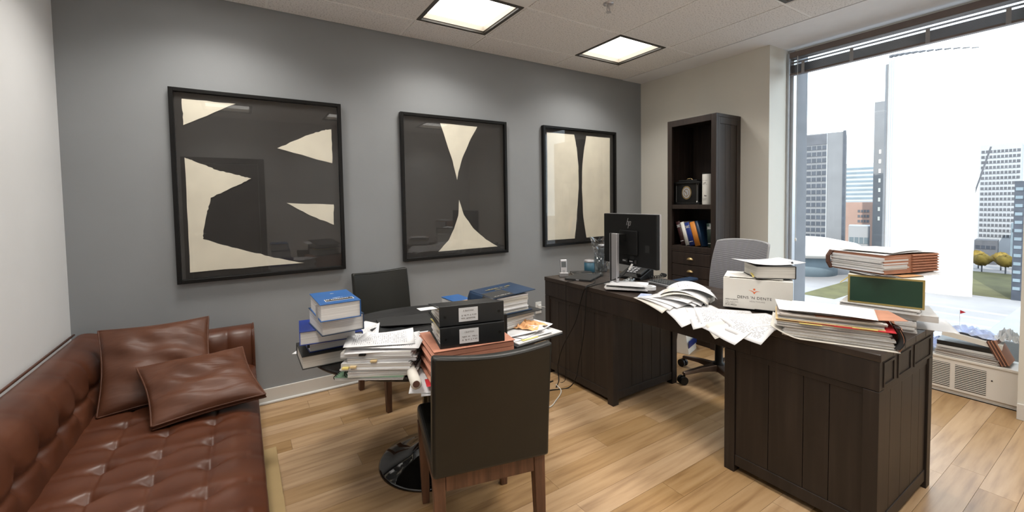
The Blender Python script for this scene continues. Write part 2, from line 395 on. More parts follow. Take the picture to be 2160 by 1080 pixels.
v = thing('air_vent', 'flat grey air vent panel in the ceiling beside a light', 'vent', (1.43,1.975,H-.012))
B().box(-.285,.285,-.46,.46,0,.012).build('vent_panel', 'grid_white', v, bevel=.003); B().box(-.29,.29,-.465,.465,.013,.03).build('vent_back', 'lamp_frame', v)
s = thing('sprinkler', 'small metal fire sprinkler hanging from a ceiling tile', 'sprinkler', (2.18,2.115,H-.005))
B().lathe([(.036,0),(.036,-.004),(.02,-.008),(.012,-.012)], 24).build('escutcheon', 'silver', s, smooth=True)
b = B().lathe([(.010,-.012),(.010,-.03)], 12)
for q in (-1,1): b.tube([(q*.008,0,-.028),(q*.014,0,-.038),(q*.012,0,-.05),(0,0,-.058)], .0028, 6)
b.build('sprinkler_body', 'silver', s); B().lathe([(.017,-.058),(.018,-.061)], 12).build('deflector', 'silver', s)

# ------------------------------------------------------------------ window
win = struct(B().box(WX+.012, WX+.018, WY0+.01, WY1-.035, .24, 2.70).build('window_1', 'window_glass'))
B().box(WX-.02,WX+.04,WY1-.045,WY1,.22,2.735).box(WX-.02,WX+.04,WY0-.02,WY0+.012,.22,2.735).box(WX-.02,WX+.04,WY0,WY1,.22,.245).build('window_frame', 'alu', win, bevel=.003)
B().box(WX-.055,WX-.022,WY1-.02,WY1-.001,.26,2.70).build('side_channel', 'alu', win, bevel=.002)
struct(B().box(4.402, 4.62, 1.905, 2.2, -3, 6).box(4.402,4.60,2.2,6,-3,6).build('trim_2', 'fin_concrete', bevel=.005))
struct(B().box(4.5, 8.0, -1.5, .73, -.5, .36).build('trim_3', 'gray_plastic', bevel=.01))
# venetian blind pulled up under the soffit
bl = thing('venetian_blind', 'dark venetian blind pulled up at the top of the window', 'blind', (4.26,WY0,0))
yl, yr = .01, WY1-WY0-.055
B().box(-.03,.03,yl,yr,2.635,2.685).build('headrail', 'blind_slat', bl, bevel=.003)
sl = B()
sl.grid(lambda u,v: (-.025+.05*u, yl+(yr-yl)*v, .004*math.sin(PI*u)), 4, 1); slm = sl.mesh('slat', ['blind_slat'], True)
for k in range(16):
    z = 2.622-.027*k if k < 3 else 2.560-.0052*(k-3)
    o = part(None, slm, 'slat', bl, (0,0,z)); mods(o, solid=.001)
B().box(-.025,.025,yl,yr,2.484,2.500).build('bottom_rail', 'blind_slat', bl, bevel=.003)
for y in (.12, .5, .95, 1.30): B().box(-.031,-.0295,y-.012,y+.012,2.484,2.585).build('ladder_tape', 'gray_plastic', bl)
B().tube([(-.035,yr-.07,2.64),(-.036,yr-.07,1.3),(-.035,yr-.071,1.02)], .0016, 6).build('pull_cord', 'white_plastic', bl)
B().lathe([(.003,.02),(.008,.012),(.009,0),(.006,-.012),(.002,-.014)], 12, (-.035,yr-.071,1.0)).build('cord_knob', 'white_plastic', bl, smooth=True)
# convector under the window
cv = thing('convector', 'low white convector cover with slotted grilles under the window', 'heater', (4.13, WY0, 0))
Lc = WY1-WY0-.004
B().box(0,.225,.002,Lc,.03,.245).box(.012,.225,.002,Lc,0,.03).box(-.006,.225,.002,Lc,.245,.262).build('casing', 'convector_white', cv, bevel=.003)
y = .16
for g in range(7):
    ya, yb = .15+.17*g, .15+.17*g+.145
    if yb > Lc-.02: break
    gr = B().box(-.0012,.0,ya,yb,.05,.215).build('grille', 'void_black', cv)
    for k in range(13):
        z = .056+k*.0125
        B().box(-.004,-.0008,ya,yb,z,z+.0058).build('grille_bar', 'convector_white', gr)
B().lathe([(.004,0),(.004,.003)], 10).xf(Matrix.Translation((-.004,.125,.16)) @ Matrix.Rotation(PI/2,4,'Y')).build('lock', 'black_plastic', cv)

# ------------------------------------------------------------------ the city outside
mat('concrete_far', (.15,.153,.162), .9, var=.06, scale=.1)
mat('concrete_pale', (.62,.60,.57), .9, var=.04, scale=.1)
mat('glass_far', (.030,.036,.050), .4, var=.25, scale=.3)
mat('pale_far', (.30,.31,.33), .9, var=.05, scale=.05)
mat('pink_far', (.25,.165,.135), .9, var=.08, scale=.1)
mat('roof_far', (.085,.088,.10), .9, var=.2, scale=.1)
mat('blue_far', (.13,.17,.20), .6, var=.15, scale=.1)
mat('paving', (.25,.24,.245), .9, var=.15, scale=.05)
mat('lawn', (.085,.08,.03), .95, var=.3, scale=.12)
mat('foliage', (.15,.10,.015), .95, var=.45, scale=.25)
mat('foliage_red', (.14,.045,.025), .95, var=.4, scale=.25)
struct(B().box(10, 2200, -900, 1500, -41, -40).build('ground', 'paving'))
struct(B().box(252,330,20,58,-40,-39.9).build('trim_4', 'lawn'))
struct(B().box(200,246,72,84,-40,-39.9).build('trim_5', 'lawn'))
for k in range(3):
    struct(B().box(192+12*k,195+12*k,20,52,-40,-39.92).build('trim_%d' % (6+k), 'pale_far'))
def tower(name, label, loc, rot, depth, width, top, wall, rows=(), band=(0,1), pane='glass_far', cols=0, panels=()):
    t = thing(name, label, 'building', loc, rot)
    B().box(0,depth,0,width,0,top).build('wall', wall, t)
    for z0, z1 in rows:
        w = B().box(-.25,.1,band[0],band[1],z0,z1).build('window', pane, t)
        if cols:
            s = (band[1]-band[0])/cols; b = B()
            for k in range(1, cols): b.box(-.4,-.2,band[0]+k*s-.18,band[0]+k*s+.18,z0,z1)
            b.build('mullion', wall, w)
    for (y0,y1,z0,z1,mm) in panels: B().box(-.3,.1,y0,y1,z0,z1).build('panel', mm, t)
    return t
K1, K2 = 1.579, 1.42
tower('office_tower', 'grey office tower with stacked dark window bands beside the window jamb', (300,103.6,-40), .32, 36, 24*K1, 79, 'concrete_far',
      [(16+4.1*k*.93, 18.4+4.1*k*.93) for k in range(15)], (5.6*K1,23*K1), cols=11, panels=[(0,.9*K1,0,79.6,'glass_far'), (5.6*K1,23*K1,72.5,78.4,'roof_far'), (5.5*K1,5.75*K1,0,78.8,'pale_far')])
tower('slender_tower', 'slender grey tower just left of the big white tower', (330,92.4,-40), .28, 12, 5.0*K2, 98, 'concrete_far',
      [(26+5.8*k, 28.4+5.8*k) for k in range(8)], (2.6*K2,3.3*K2), pane='cream_paint', panels=[(.3*K2,.55*K2,0,96,'glass_far')])  # cream panes: the warm light of lit windows is put into their colour
# big curved tower: a convex shell of blank concrete
ct = thing('curved_tower', 'huge blank white curved tower filling the middle of the window view', 'building', (268,54,-40))
def arc(r0, r1, a0, a1, n, z0, z1a, z1b):
    b = B()
    for i in range(n):
        p, q = a0+(a1-a0)*i/n, a0+(a1-a0)*(i+1)/n
        za, zb = z1a+(z1b-z1a)*i/n, z1a+(z1b-z1a)*(i+1)/n
        k = len(b.v)
        for r in (r0, r1):
            for a, z in ((p,za),(q,zb)):
                b.v += [(r*math.cos(a), r*math.sin(a), z0), (r*math.cos(a), r*math.sin(a), z)]
        for f in ((0,2,3,1),(4,5,7,6),(1,3,7,5)): b.face([k+x for x in f])
        if i == 0: b.face([k, k+1, k+5, k+4])
        if i == n-1: b.face([k+2, k+6, k+7, k+3])
    return b
A0, A1 = PI-.80, PI+.50
shade_auto(arc(24,17,A0,A1,32,0,103,97).build('wall', 'concrete_pale', ct))
for i in range(12):
    a = A0+(A1-A0)*(i+.2)/12; arc(24.3,23.2,a,a+.085,2,103.5-.42*i,104.6-.5*i,104.4-.5*i).build('crown_block', 'roof_far', ct)
arc(24.6,17.5,A0-.05,A0,2,0,101,101).build('edge_pier', 'concrete_far', ct)
for k in range(3): arc(24.2,23.9,A0+.03+.05*k,A0+.045+.05*k,1,0,102,102).build('rib', 'pale_far', ct)
# flat round hall on the plaza
rh = thing('round_hall', 'low white saucer-roofed hall on the plaza', 'building', (259,109,-40))
B().lathe([(20,10),(27,12),(28,13.5),(24,16.5),(12,19),(.5,19.8)], 48).build('saucer_roof', 'concrete_pale', rh, smooth=True)
B().lathe([(16,0),(16,10.5)], 40).build('glass_wall', 'blue_far', rh, smooth=True)
for k in range(18):
    a = PI*.55+k*.09; B().tube([(18.5*math.cos(a),18.5*math.sin(a),0),(22.5*math.cos(a),22.5*math.sin(a),11)], .35, 6).build('strut', 'concrete_pale', rh)
tower('pale_block', 'pale stepped block with rows of small windows right of the white tower', (400,50,-40), .1, 30, 17, 72, 'pale_far', [(14+3.3*k, 15.7+3.3*k) for k in range(17)], (.6,16.4), 'roof_far', 10)
tower('dark_block', 'dark blue glass block at the right edge of the window view', (252,20,-40), .05, 22, 13, 46, 'glass_far', [(4+3.2*k, 5.2+3.2*k) for k in range(13)], (.3,12.7), 'blue_far', 6)
tower('striped_block', 'pale blue striped block in the far distance', (500,150,-40), .3, 30, 26, 72, 'pale_far', [(30+4*k, 31.8+4*k) for k in range(10)], (.5,25), 'blue_far')
tower('pink_block', 'pink brick block in the distance left of the slender tower', (420,127,-40), .3, 20, 17, 36, 'pink_far', [(12+4*k, 14*1.0+4*k) for k in range(5)], (2,9), 'roof_far', 4)
tower('low_block', 'low grey flat block with a blue band in front of the pink block', (332,101.5,-40), .3, 20, 10.5, 22, 'pale_far', [(4,8),(11,15)], (.6,9.9), 'blue_far', 4)
tower('low_shed', 'low dark roofed shed between grey office tower and slender tower', (306,95,-40), .3, 14, 7, 10, 'roof_far', [(3,6)], (.6,6.4), 'pink_far', 4)
for k, (x, y, w, h, mm, lb) in enumerate([(372,66,8,21,'pale_far','low white roofed block beside the white tower'), (368,54,9,14,'roof_far','low dark roofed block in front of the pale stepped block'),
     (390,82,8,16,'roof_far','low grey roof behind the white tower'), (375,41,9,24,'blue_far','low blue fronted block below the pale stepped block'), (352,34,8,9,'pink_far','low tan block beyond the golden trees')]):
    tower('low_house', lb, (x,y,-40), .1, 12, w, h, mm, [(h-5,h-3)], (.6,w-.6), 'glass_far', 4)
cr = thing('crane', 'thin dark crane jib beside the white tower', 'crane', (300,53,-40)); 
B().tube([(0,0,0),(0,.3,40)], .5, 6).build('mast', 'roof_far', cr); B().tube([(0,0,36.5),(0,-6,63.5)], .35, 6).build('jib', 'roof_far', cr)
def blob(cx, cy, cz, r, seed, n=10):
    rr = random.Random(seed); b = B(); ph = [rr.uniform(0,6.28) for _ in range(6)]
    def fn(u, v):
        a, t = 2*PI*u, PI*v; k = 1+.16*math.sin(3*a+ph[0])*math.sin(2*t+ph[1])+.13*math.sin(5*a+ph[2])*math.sin(4*t+ph[3])+.1*math.sin(9*a+ph[4])*math.sin(7*t)
        return (cx+r*k*math.sin(t)*math.cos(a), cy+r*k*math.sin(t)*math.sin(a), cz+r*.85*k*math.cos(t))
    return b.grid(fn, 16, n, closed_u=True)
ords = ['nearest the dark glass block','second from the dark glass block','third from the dark glass block','fourth from the dark glass block','fifth from the dark glass block','sixth from the dark glass block','seventh from the dark glass block','at the white tower end']
for k in range(8):
    y, x = 29+8.2*(k//2)+3.6*(k % 2), 330+14*(k % 2); red = k in (3,)
    t = thing('tree', ('red' if red else 'golden')+' autumn tree behind the lawn, '+ords[k], 'tree', (x,y,-40), 0, 'autumn trees behind the lawn')
    B().tube([(0,0,0),(0,0,4)], .3, 6).build('trunk', 'roof_far', t)
    shade_auto(blob(0,0,6.6,3.4,k).build('crown', 'foliage_red' if red else 'foliage', t), 80)
# ------------------------------------------------------------------ pictures
def picture(label, x0, x1, z0, z1, shapes):
    cx = (x0+x1)/2; t = thing('framed_picture', label, 'picture', (cx, Y1, z0), 0, 'framed pictures on the grey wall')
    w, h = x1-x0, z1-z0; fw = .024; D = .042
    b = lambda *a: B().box(*a)
    b(-w/2,-w/2+fw,-D,-.001,0,h).build('frame_bar','frame_black',t,bevel=.002); b(w/2-fw,w/2,-D,-.001,0,h).build('frame_bar','frame_black',t,bevel=.002)
    b(-w/2+fw,w/2-fw,-D,-.001,0,fw).build('frame_bar','frame_black',t,bevel=.002); b(-w/2+fw,w/2-fw,-D,-.001,h-fw,h).build('frame_bar','frame_black',t,bevel=.002)
    b(-w/2+fw,w/2-fw,-.012,-.001,fw,h-fw).build('artwork','art_black',t)
    for s in shapes:
        poly = [(px-cx, pz-z0) for px, pz in s]
        B().prism(poly, lambda a,c: (a,-.0125,c), lambda a,c: (a,-.0150,c)).build('painted_shape','art_cream',t)
    b(-w/2+fw,w/2-fw,-.024,-.022,fw,h-fw).build('glass','picture_glass',t)
def rag(poly, amp=.003, n=7):     # hand-cut edge: subdivide and wobble
    out = []
    for (a, b), (c, d) in zip(poly, poly[1:]+poly[:1]):
        for k in range(n):
            f = k/n; q = 0 if k == 0 else amp
            out.append((a+(c-a)*f+random.uniform(-q,q), b+(d-b)*f+random.uniform(-q,q)))
    return out
picture('square black picture with five cream wedges, nearest the sofa', -.354, .655, .90, 2.132, [rag(q) for q in (
  [(-.289,2.068),(-.004,2.067),(-.287,1.904)], [(.231,1.786),(.413,1.885),(.535,1.933),(.588,1.945),(.587,1.694)],
  [(-.289,1.7),(-.226,1.671),(-.121,1.625),(-.012,1.595),(.068,1.573),(-.037,1.515),(-.163,1.444),(-.186,1.345),(-.21,1.215),(-.213,1.177),(-.03,1.104),(.156,1.034),(.372,.969),(-.289,.967)],
  [(.275,1.404),(.588,1.387),(.584,1.236),(.421,1.313)])])
picture('black picture with a cream hourglass of two wedges, middle of the wall', 1.107, 2.110, .911, 2.124, [rag(q,.0015,4) for q in (
  [(1.458,2.063),(1.815,2.061),(1.733,1.924),(1.66,1.775),(1.623,1.664),(1.606,1.585),(1.568,1.744),(1.512,1.904)],
  [(1.621,1.408),(1.664,1.277),(1.755,1.154),(1.882,1.046),(2.007,.973),(1.417,.97),(1.515,1.062),(1.569,1.162),(1.61,1.271)])])
picture('picture of two tall cream panels parted by a black neck, behind the monitor', 2.538, 3.548, .93, 2.134, [rag(q,.0015,4) for q in (
  [(2.599,2.068),(2.955,2.072),(2.989,1.933),(3.011,1.743),(3.012,1.523),(2.98,1.192),(2.951,.989),(2.594,.991)],
  [(3.125,2.07),(3.474,2.071),(3.466,.991),(3.117,.988),(3.073,1.216),(3.058,1.523),(3.066,1.744),(3.09,1.911)])])

# ------------------------------------------------------------------ sofa
sf = thing('sofa', 'brown leather tufted daybed sofa in the corner under the picture', 'sofa', (-.4,2.2,0))
OX, OY = -.4, 2.2
def L(x, y, z): return (x-OX, y-OY, z)
SY0 = 1.02
B().box(-.828-OX,.005-OX,SY0-OY,3.33-OY,.07,.25).build('base', 'brown_leather', sf, bevel=.02, seg=3)
for x in (-.79,-.04):
    for y in (SY0+.06, 3.27): B().taper(L(x,y,0), L(x,y,.075), .04,.04,.05,.05).build('leg', 'walnut', sf)
NX, NY = 4, 11
sx0, sx1, sy0, sy1 = -.66, .035, SY0, 3.16
def seat(u, v):
    x = sx0+(sx1-sx0)*min(u/.82, 1.0); z = .375; y = sy0+(sy1-sy0)*v
    uu = u/.82*NX if u < .82 else float(NX)
    du, dv = (uu+.5) % 1-.5, (v*NY+.5) % 1-.5
    if uu < .4 or uu > NX-.25: du = .5
    edge = max(0, 1-abs(uu-NX)/.6)
    dent = .027*math.exp(-(du/.20)**2-(dv/.15)**2)+.0105*math.exp(-(dv/.11)**2)*(1-1.1*abs(du))*(1-.65*edge)+.006*math.exp(-(du/.045)**2)+.007*(2*dv)**2*0
    h = 1-dent/.034+.12*math.cos(2*PI*dv)*(1-edge)
    if u <= .82:
        e = max(0, (u/.82-.86)/.14); zz = .354+.034*h-.035*e**2
        return L(x+.012*(e**2)*h, y, zz)
    q = (u-.82)/.18
    return L(sx1+.012*h*(1-q)-.02*q, y+0, .317-.13*q+.015*h*(1-q))
B().grid(seat, 130, 330).build('seat_cushion', 'brown_leather', sf, smooth=True)
def sweep_prof(prof, n):
    # resample a polyline
    P = [Vector(p) for p in prof]; d = [0]
    for a, b in zip(P, P[1:]): d.append(d[-1]+(b-a).length)
    out = []
    for i in range(n+1):
        t = d[-1]*i/n
        for k in range(len(P)-1):
            if t <= d[k+1]+1e-9: f = (t-d[k])/(d[k+1]-d[k]); out.append(P[k].lerp(P[k+1], f)); break
    return out
def smooth_prof(pr, it=3):
    for _ in range(it): pr = [pr[0]]+[(a+b*2+c)/4 for a, b, c in zip(pr, pr[1:], pr[2:])]+[pr[-1]]
    return pr
bp = smooth_prof(sweep_prof([(-.832,.08),(-.832,.655),(-.824,.672),(-.76,.672),(-.68,.640),(-.655,.57),(-.635,.46),(-.63,.30)], 60), 5)
def back(u, v):
    i = u*60; k = min(int(i), 59); p = bp[k].lerp(bp[k+1], i-k)
    y = SY0+(3.33-SY0)*v
    dy = (v*11.5+.5) % 1-.5
    dent = .012*math.exp(-((u-.825)/.014)**2)+.034*math.exp(-((u-.835)/.042)**2-(dy/.20)**2)+(.0045*math.exp(-(dy/.12)**2)*min(1,(u-.50)/.15) if .50 < u < .84 else 0)
    return L(p.x-dent*.95, y, p.y-dent*.15)
B().grid(back, 120, 300).build('backrest', 'brown_leather', sf, smooth=True)
B().tube([L(-.828,SY0,.670),L(-.828,3.33,.670)], .006, 8).build('piping', 'brown_leather', sf, smooth=True)
ap = smooth_prof(sweep_prof([(3.345,.08),(3.345,.585),(3.335,.602),(3.24,.604),(3.185,.585),(3.165,.53),(3.155,.44),(3.15,.25)], 40), 4)
def arm(u, v):
    i = u*40; k = min(int(i), 39); p = ap[k].lerp(ap[k+1], i-k); x = -.828+.868*v
    col = abs(math.sin(PI*v*6))**.4; dent = (1-col)*(.018 if .55 < u < .95 else 0)
    e = max(0,(abs(v-.5)-.47)/.03)
    return L(x, p.x+dent, p.y)
B().grid(arm, 40, 100).build('arm', 'brown_leather', sf, smooth=True)
poly = [(p.x,p.y) for p in ap]
B().prism(poly, lambda a,c: L(.03,a,c), lambda a,c: L(.043,a,c)).build('arm_end', 'brown_leather', sf, bevel=.004)
B().tube([L(.041,p.x,p.y) for p in ap], .0055, 6).build('piping', 'brown_leather', sf, smooth=True)
poly = [(p.x,p.y) for p in bp]
B().prism(poly, lambda a,c: L(a,SY0-.006,c), lambda a,c: L(a,SY0+.004,c)).build('back_end', 'brown_leather', sf, bevel=.003)

def pillow(label, BL, BR, TR, TL, thick, seed, group):
    BL, BR, TR, TL = map(Vector, (BL,BR,TR,TL)); c = (BL+BR+TR+TL)/4; n = (BR-BL).cross(TL-BL).normalized()
    t = thing('cushion', label, 'cushion', c, 0, group)
    rr = random.Random(seed); ph = [rr.uniform(0,6.28) for _ in range(8)]
    def pos(u, v):
        # pinched sides between pointed corners
        uu = u+.035*math.sin(PI*v)*(1-2*u)*1.0; vv = v+.03*math.sin(PI*u)*(1-2*v)
        return BL.lerp(BR,uu).lerp(TL.lerp(TR,uu),vv)-c
    def wr(u, v):
        e = (math.sin(PI*u)*math.sin(PI*v))**.5
        w = .007*math.sin(9*u+14*v+ph[0]+2*math.sin(5*v+ph[1]))+.006*math.sin(17*v-6*u+ph[2])+.004*math.sin(26*u*v+ph[3])
        return w*e
    def fn(s):
        def f(u, v):
            k = (max(0,1-abs(2*u-1)**3.2)*max(0,1-abs(2*v-1)**3.2))**.5
            return pos(u,v)+n*s*(thick*k+.010+(wr(u,v) if s > 0 else 0))
        return f
    N = 48
    b = B().grid(fn(1),N,N).grid(fn(-1),N,N)
    # side band
    ring = [(i/N,0) for i in range(N)]+[(1,i/N) for i in range(N)]+[(1-i/N,1) for i in range(N)]+[(0,1-i/N) for i in range(N)]
    k = len(b.v)
    for u, v in ring: b.v += [tuple(fn(1)(u,v)), tuple(fn(-1)(u,v))]
    m = len(ring)
    for i in range(m): j = (i+1) % m; b.face((k+2*i, k+2*j, k+2*j+1, k+2*i+1))
    b.build('cover', 'pillow_leather', t, smooth=True)
    for s in (1,-1):
        B().tube([fn(s)(u,v) for u, v in ring]+[fn(s)(0,0)], .0045, 6).build('piping', 'pillow_leather', t, smooth=True)
pillow('large brown leather cushion leaning on the sofa arm', (-.615,2.72,.385), (-.15,2.75,.385), (-.185,3.055,.730), (-.66,3.03,.733), .055, 3, 'leather cushions on the sofa')
pillow('brown leather cushion lying tilted in front of the larger one', (-.37,2.41,.405), (.072,2.42,.435), (-.02,2.80,.585), (-.47,2.77,.575), .05, 5, 'leather cushions on the sofa')
cbx = thing('cardboard_box', 'flat tan cardboard box on the floor against the sofa front', 'box', (.07,2.07,0))
B().box(-.035,.045,-.47,.47,0,.10).build('carton', 'cardboard', cbx, bevel=.003); B().box(-.035,.045,-.47,.02,.1005,.103).build('flap', 'cardboard', cbx)

# ------------------------------------------------------------------ round table
tb = thing('round_table', 'round black tulip table buried under books and papers', 'table', (.825,2.13,0))
R = .595
B().lathe([(R-.05,.668),(R-.012,.676),(R,.688),(R,.695),(R-.004,.70)], 96).build('tabletop', 'black_top', tb)
B().lathe([(.272,0),(.272,.006),(.262,.014),(.20,.026),(.12,.055),(.062,.11),(.042,.2),(.036,.36),(.04,.52),(.075,.64),(.16,.668)], 64).build('pedestal', 'black_gloss', tb, smooth=True)

# ------------------------------------------------------------------ dining chairs
def dining_chair(label, loc, rot):
    t = thing('dining_chair', label, 'chair', loc, rot, 'leather dining chairs at the round table')
    hw, hd = .195, .225
    for s in (-1,1):
        B().taper((s*(hw-.005),hd,0),(s*hw,hd,.385),.032,.032,.046,.046).build('leg', 'walnut', t, bevel=.003)
        B().taper((s*(hw),-hd-.01,0),(s*hw,-hd+.02,.44),.034,.036,.046,.05).build('leg', 'walnut', t, bevel=.003)
        B().box(s*hw-.012,s*hw+.012,-hd+.03,hd-.02,.325,.385).build('side_rail', 'walnut', t)
    B().box(-hw+.024,hw-.024,hd-.012,hd+.012,.325,.385).build('front_rail', 'walnut', t)
    B().box(-hw+.024,hw-.024,-hd-.005,-hd+.02,.345,.405).build('back_rail', 'walnut', t)
    B().box(-.218,.218,-hd+.02,hd+.028,.386,.462).build('seat', 'dark_leather', t, bevel=.022, seg=4)
    def face(s):
        def f(u, v):
            x = -.222+.444*u; z = .415+.455*v-.012*math.sin(PI*u)*(v**4)
            y = -hd-.008-.055*v**1.3 - .028*(1-(2*u-1)**2)*v**1.5
            return (x, y+s*(.030-.010*v), z)
        return f
    N, K = 16, 20; b = B().grid(face(1),N,K).grid(face(-1),N,K)
    ring = [(i/N,0) for i in range(N)]+[(1,i/K) for i in range(K)]+[(1-i/N,1) for i in range(N)]+[(0,1-i/K) for i in range(K)]
    k = len(b.v); m = len(ring)
    for u, v in ring: b.v += [face(1)(u,v), face(-1)(u,v)]
    for i in range(m): j = (i+1) % m; b.face((k+2*i,k+2*j,k+2*j+1,k+2*i+1))
    o = b.build('backrest', 'dark_leather', t)
    bm = bmesh.new(); bm.from_mesh(o.data); bmesh.ops.remove_doubles(bm, verts=bm.verts, dist=.0001); bmesh.ops.recalc_face_normals(bm, faces=bm.faces); bm.to_mesh(o.data); bm.free()
    shade_auto(o, 50); mods(o, bevel=.012, seg=3)
    for s in (1,-1):
        ins = [(.03+.94*i/12,.985) for i in range(13)]
        B().tube([Vector(face(s)(u,v))+Vector((0,s*.001,0)) for u, v in ins], .0018, 5).build('seam', 'dark_leather', t)
dining_chair('dark leather dining chair in the foreground, seen from behind', (.811,1.565,0), math.radians(-13.5))
dining_chair('dark leather dining chair behind the table against the grey wall', (.942,3.015,0), math.radians(188.4))

# ------------------------------------------------------------------ desk
DX0, DX1, DY0, DY1, DT = 2.06, 2.745, .588, 2.722, .775
dk = thing('desk', 'large dark brown wooden double pedestal desk', 'desk', ((DX0+DX1)/2,(DY0+DY1)/2,0))
ox, oy = (DX0+DX1)/2, (DY0+DY1)/2
def dbox(*a): x0,x1,y0,y1,z0,z1 = a; return B().box(x0-ox,x1-ox,y0-oy,y1-oy,z0,z1)
nb = 5; sw_ = (DX1-DX0)/nb
for k in range(nb): dbox(DX0+k*sw_+.0008, DX0+(k+1)*sw_-.0008, DY0, DY1, .745, DT).build('top_board', 'espresso_top', dk, bevel=.003)
ar = dbox(DX0+.004, DX0+.03, DY0+.004, DY1-.004, .628, .744).build('apron', 'espresso', dk, bevel=.002)
dbox(DX1-.03, DX1-.004, DY0+.004, DY1-.004, .628, .744).build('apron', 'espresso', dk, bevel=.002)
for yy, s in ((DY0+.004,-1),(DY1-.03,1)):
    sd_ = dbox(DX0+.03, DX1-.03, yy, yy+.026, .628, .744).build('apron_end', 'espresso', dk, bevel=.002)
    ye = yy if s < 0 else yy+.026
    for x0, x1 in ((DX0+.04,DX0+.16),(DX0+.20,DX0+.36),(DX0+.40,DX1-.05)):
        for q in ((x0,x1,.638,.648),(x0,x1,.726,.736),(x0,x0+.01,.648,.726),(x1-.01,x1,.648,.726)):
            dbox(q[0],q[1],min(ye,ye+s*.004),max(ye,ye+s*.004),q[2],q[3]).build('moulding', 'espresso', sd_)
for y in (1.08,1.62,2.18): dbox(DX0+.0035, DX0+.0045, y, y+.002, .63,.744).build('joint', 'void_black', ar)
for py0, py1 in ((DY0, 1.215), (1.975, DY1)):
    pd = dbox(DX0+.045, DX1-.045, py0+.045, py1-.045, .04, .627).build('pedestal', 'espresso', dk)
    for x in (DX0+.004, DX1-.056):
        for y in (py0+.004, py1-.056): dbox(x, x+.052, y, y+.052, 0, .626).build('post', 'espresso', pd, bevel=.002)
    def boards(lo, hi, make):
        n_ = max(3, round((hi-lo)/.12)); wd = [random.uniform(.75,1.25) for _ in range(n_)]; s_ = (hi-lo)/sum(wd); a = lo
        for q in wd: make(a+.001, a+q*s_-.001); a += q*s_
    for xf_ in (DX0+.014, DX1-.030):
        boards(py0+.056, py1-.056, lambda a, c: dbox(xf_, xf_+.016, a, c, .09, .60).build('plank', 'espresso', pd, bevel=.0015))
        dbox(xf_-.004, xf_+.018, py0+.056, py1-.056, .035, .09).build('rail', 'espresso', pd, bevel=.002)
        dbox(xf_-.004, xf_+.018, py0+.056, py1-.056, .60, .626).build('rail', 'espresso', pd, bevel=.002)
    for yf_ in (py0+.014, py1-.030):
        boards(DX0+.056, DX1-.056, lambda a, c: dbox(a, c, yf_, yf_+.016, .09, .60).build('plank', 'espresso', pd, bevel=.0015))
        dbox(DX0+.056, DX1-.056, yf_-.004, yf_+.018, .035, .09).build('rail', 'espresso', pd, bevel=.002)
        dbox(DX0+.056, DX1-.056, yf_-.004, yf_+.018, .60, .626).build('rail', 'espresso', pd, bevel=.002)

# ------------------------------------------------------------------ bookshelf
bs = thing('bookcase', 'tall narrow dark wood bookcase against the cream wall', 'bookcase', (3.6,2.2,0))
bw, bd, bh = .51, .395, 2.15; sw2 = .05
b3 = lambda *a: B().box(*a)
for y in (0, bw-sw2): b3(0,.03,y,y+sw2,0,bh).build('stile', 'shelf_wood', bs, bevel=.003)
b3(.0,.03,sw2,bw-sw2,bh-.06,bh).build('top_rail', 'shelf_wood', bs, bevel=.003); b3(.03,bd,0.0,bw,bh-.03,bh).build('top_panel', 'shelf_wood', bs, bevel=.002)
b3(bd-.012,bd,.02,bw-.02,.05,bh-.03).build('back_panel', 'shelf_wood', bs)
for y0, s in ((0,1),(bw,-1)):
    ya, yb = sorted((y0+s*.006, y0+s*.022))
    for k, (xa, xb) in enumerate(((.062,.15),(.152,.235),(.237,.333))): b3(xa,xb,ya,yb,.08,bh-.09).build('side_plank', 'shelf_wood', bs, bevel=.0015)
    ya, yb = sorted((y0, y0+s*.022))
    b3(.03,.061,ya,yb,0,bh-.03).build('side_stile', 'shelf_wood', bs, bevel=.002); b3(.334,bd,ya,yb,0,bh-.03).build('side_stile', 'shelf_wood', bs, bevel=.002)
    b3(.061,.334,ya,yb,bh-.09,bh-.03).build('side_rail', 'shelf_wood', bs, bevel=.002); b3(.061,.334,ya,yb,.0,.08).build('side_rail', 'shelf_wood', bs, bevel=.002)
b3(.004,bd-.013,.023,bw-.023,1.29,1.33).build('shelf', 'shelf_wood', bs, bevel=.002)
b3(.004,bd-.013,.023,bw-.023,.89,.93).build('shelf', 'shelf_wood', bs, bevel=.002)
b3(.004,.03,sw2,bw-sw2,.875,.889).build('rail', 'shelf_wood', bs)
for z0, z1 in ((.755,.870),(.637,.750),(.519,.632)):
    d = b3(.002,.3,sw2+.003,bw-sw2-.003,z0,z1).build('drawer', 'shelf_wood', bs, bevel=.003)
    b = B()
    def cup(u, v): a = PI*u; r = .032; q = v*PI/2; return (-.002-.020*math.sin(q)*math.sin(a)**.5 if 0 < u < 1 else -.002, bw/2-r*math.cos(a)*(1-.1*v), (z0+z1)/2-.008+.022*math.sin(a)*math.cos(q))
    b.grid(cup, 12, 6).build('cup_handle', 'brass', d, smooth=True, solid=.002)
for z0, z1 in ((.05,.514),):
    b3(.006,.02,sw2+.003,bw/2-.001,z0,z1).build('door', 'shelf_wood', bs, bevel=.003); b3(.006,.02,bw/2+.001,bw-sw2-.003,z0,z1).build('door', 'shelf_wood', bs, bevel=.003)
b3(.02,.3,.023,bw-.023,.0,.05).build('plinth', 'shelf_wood', bs)
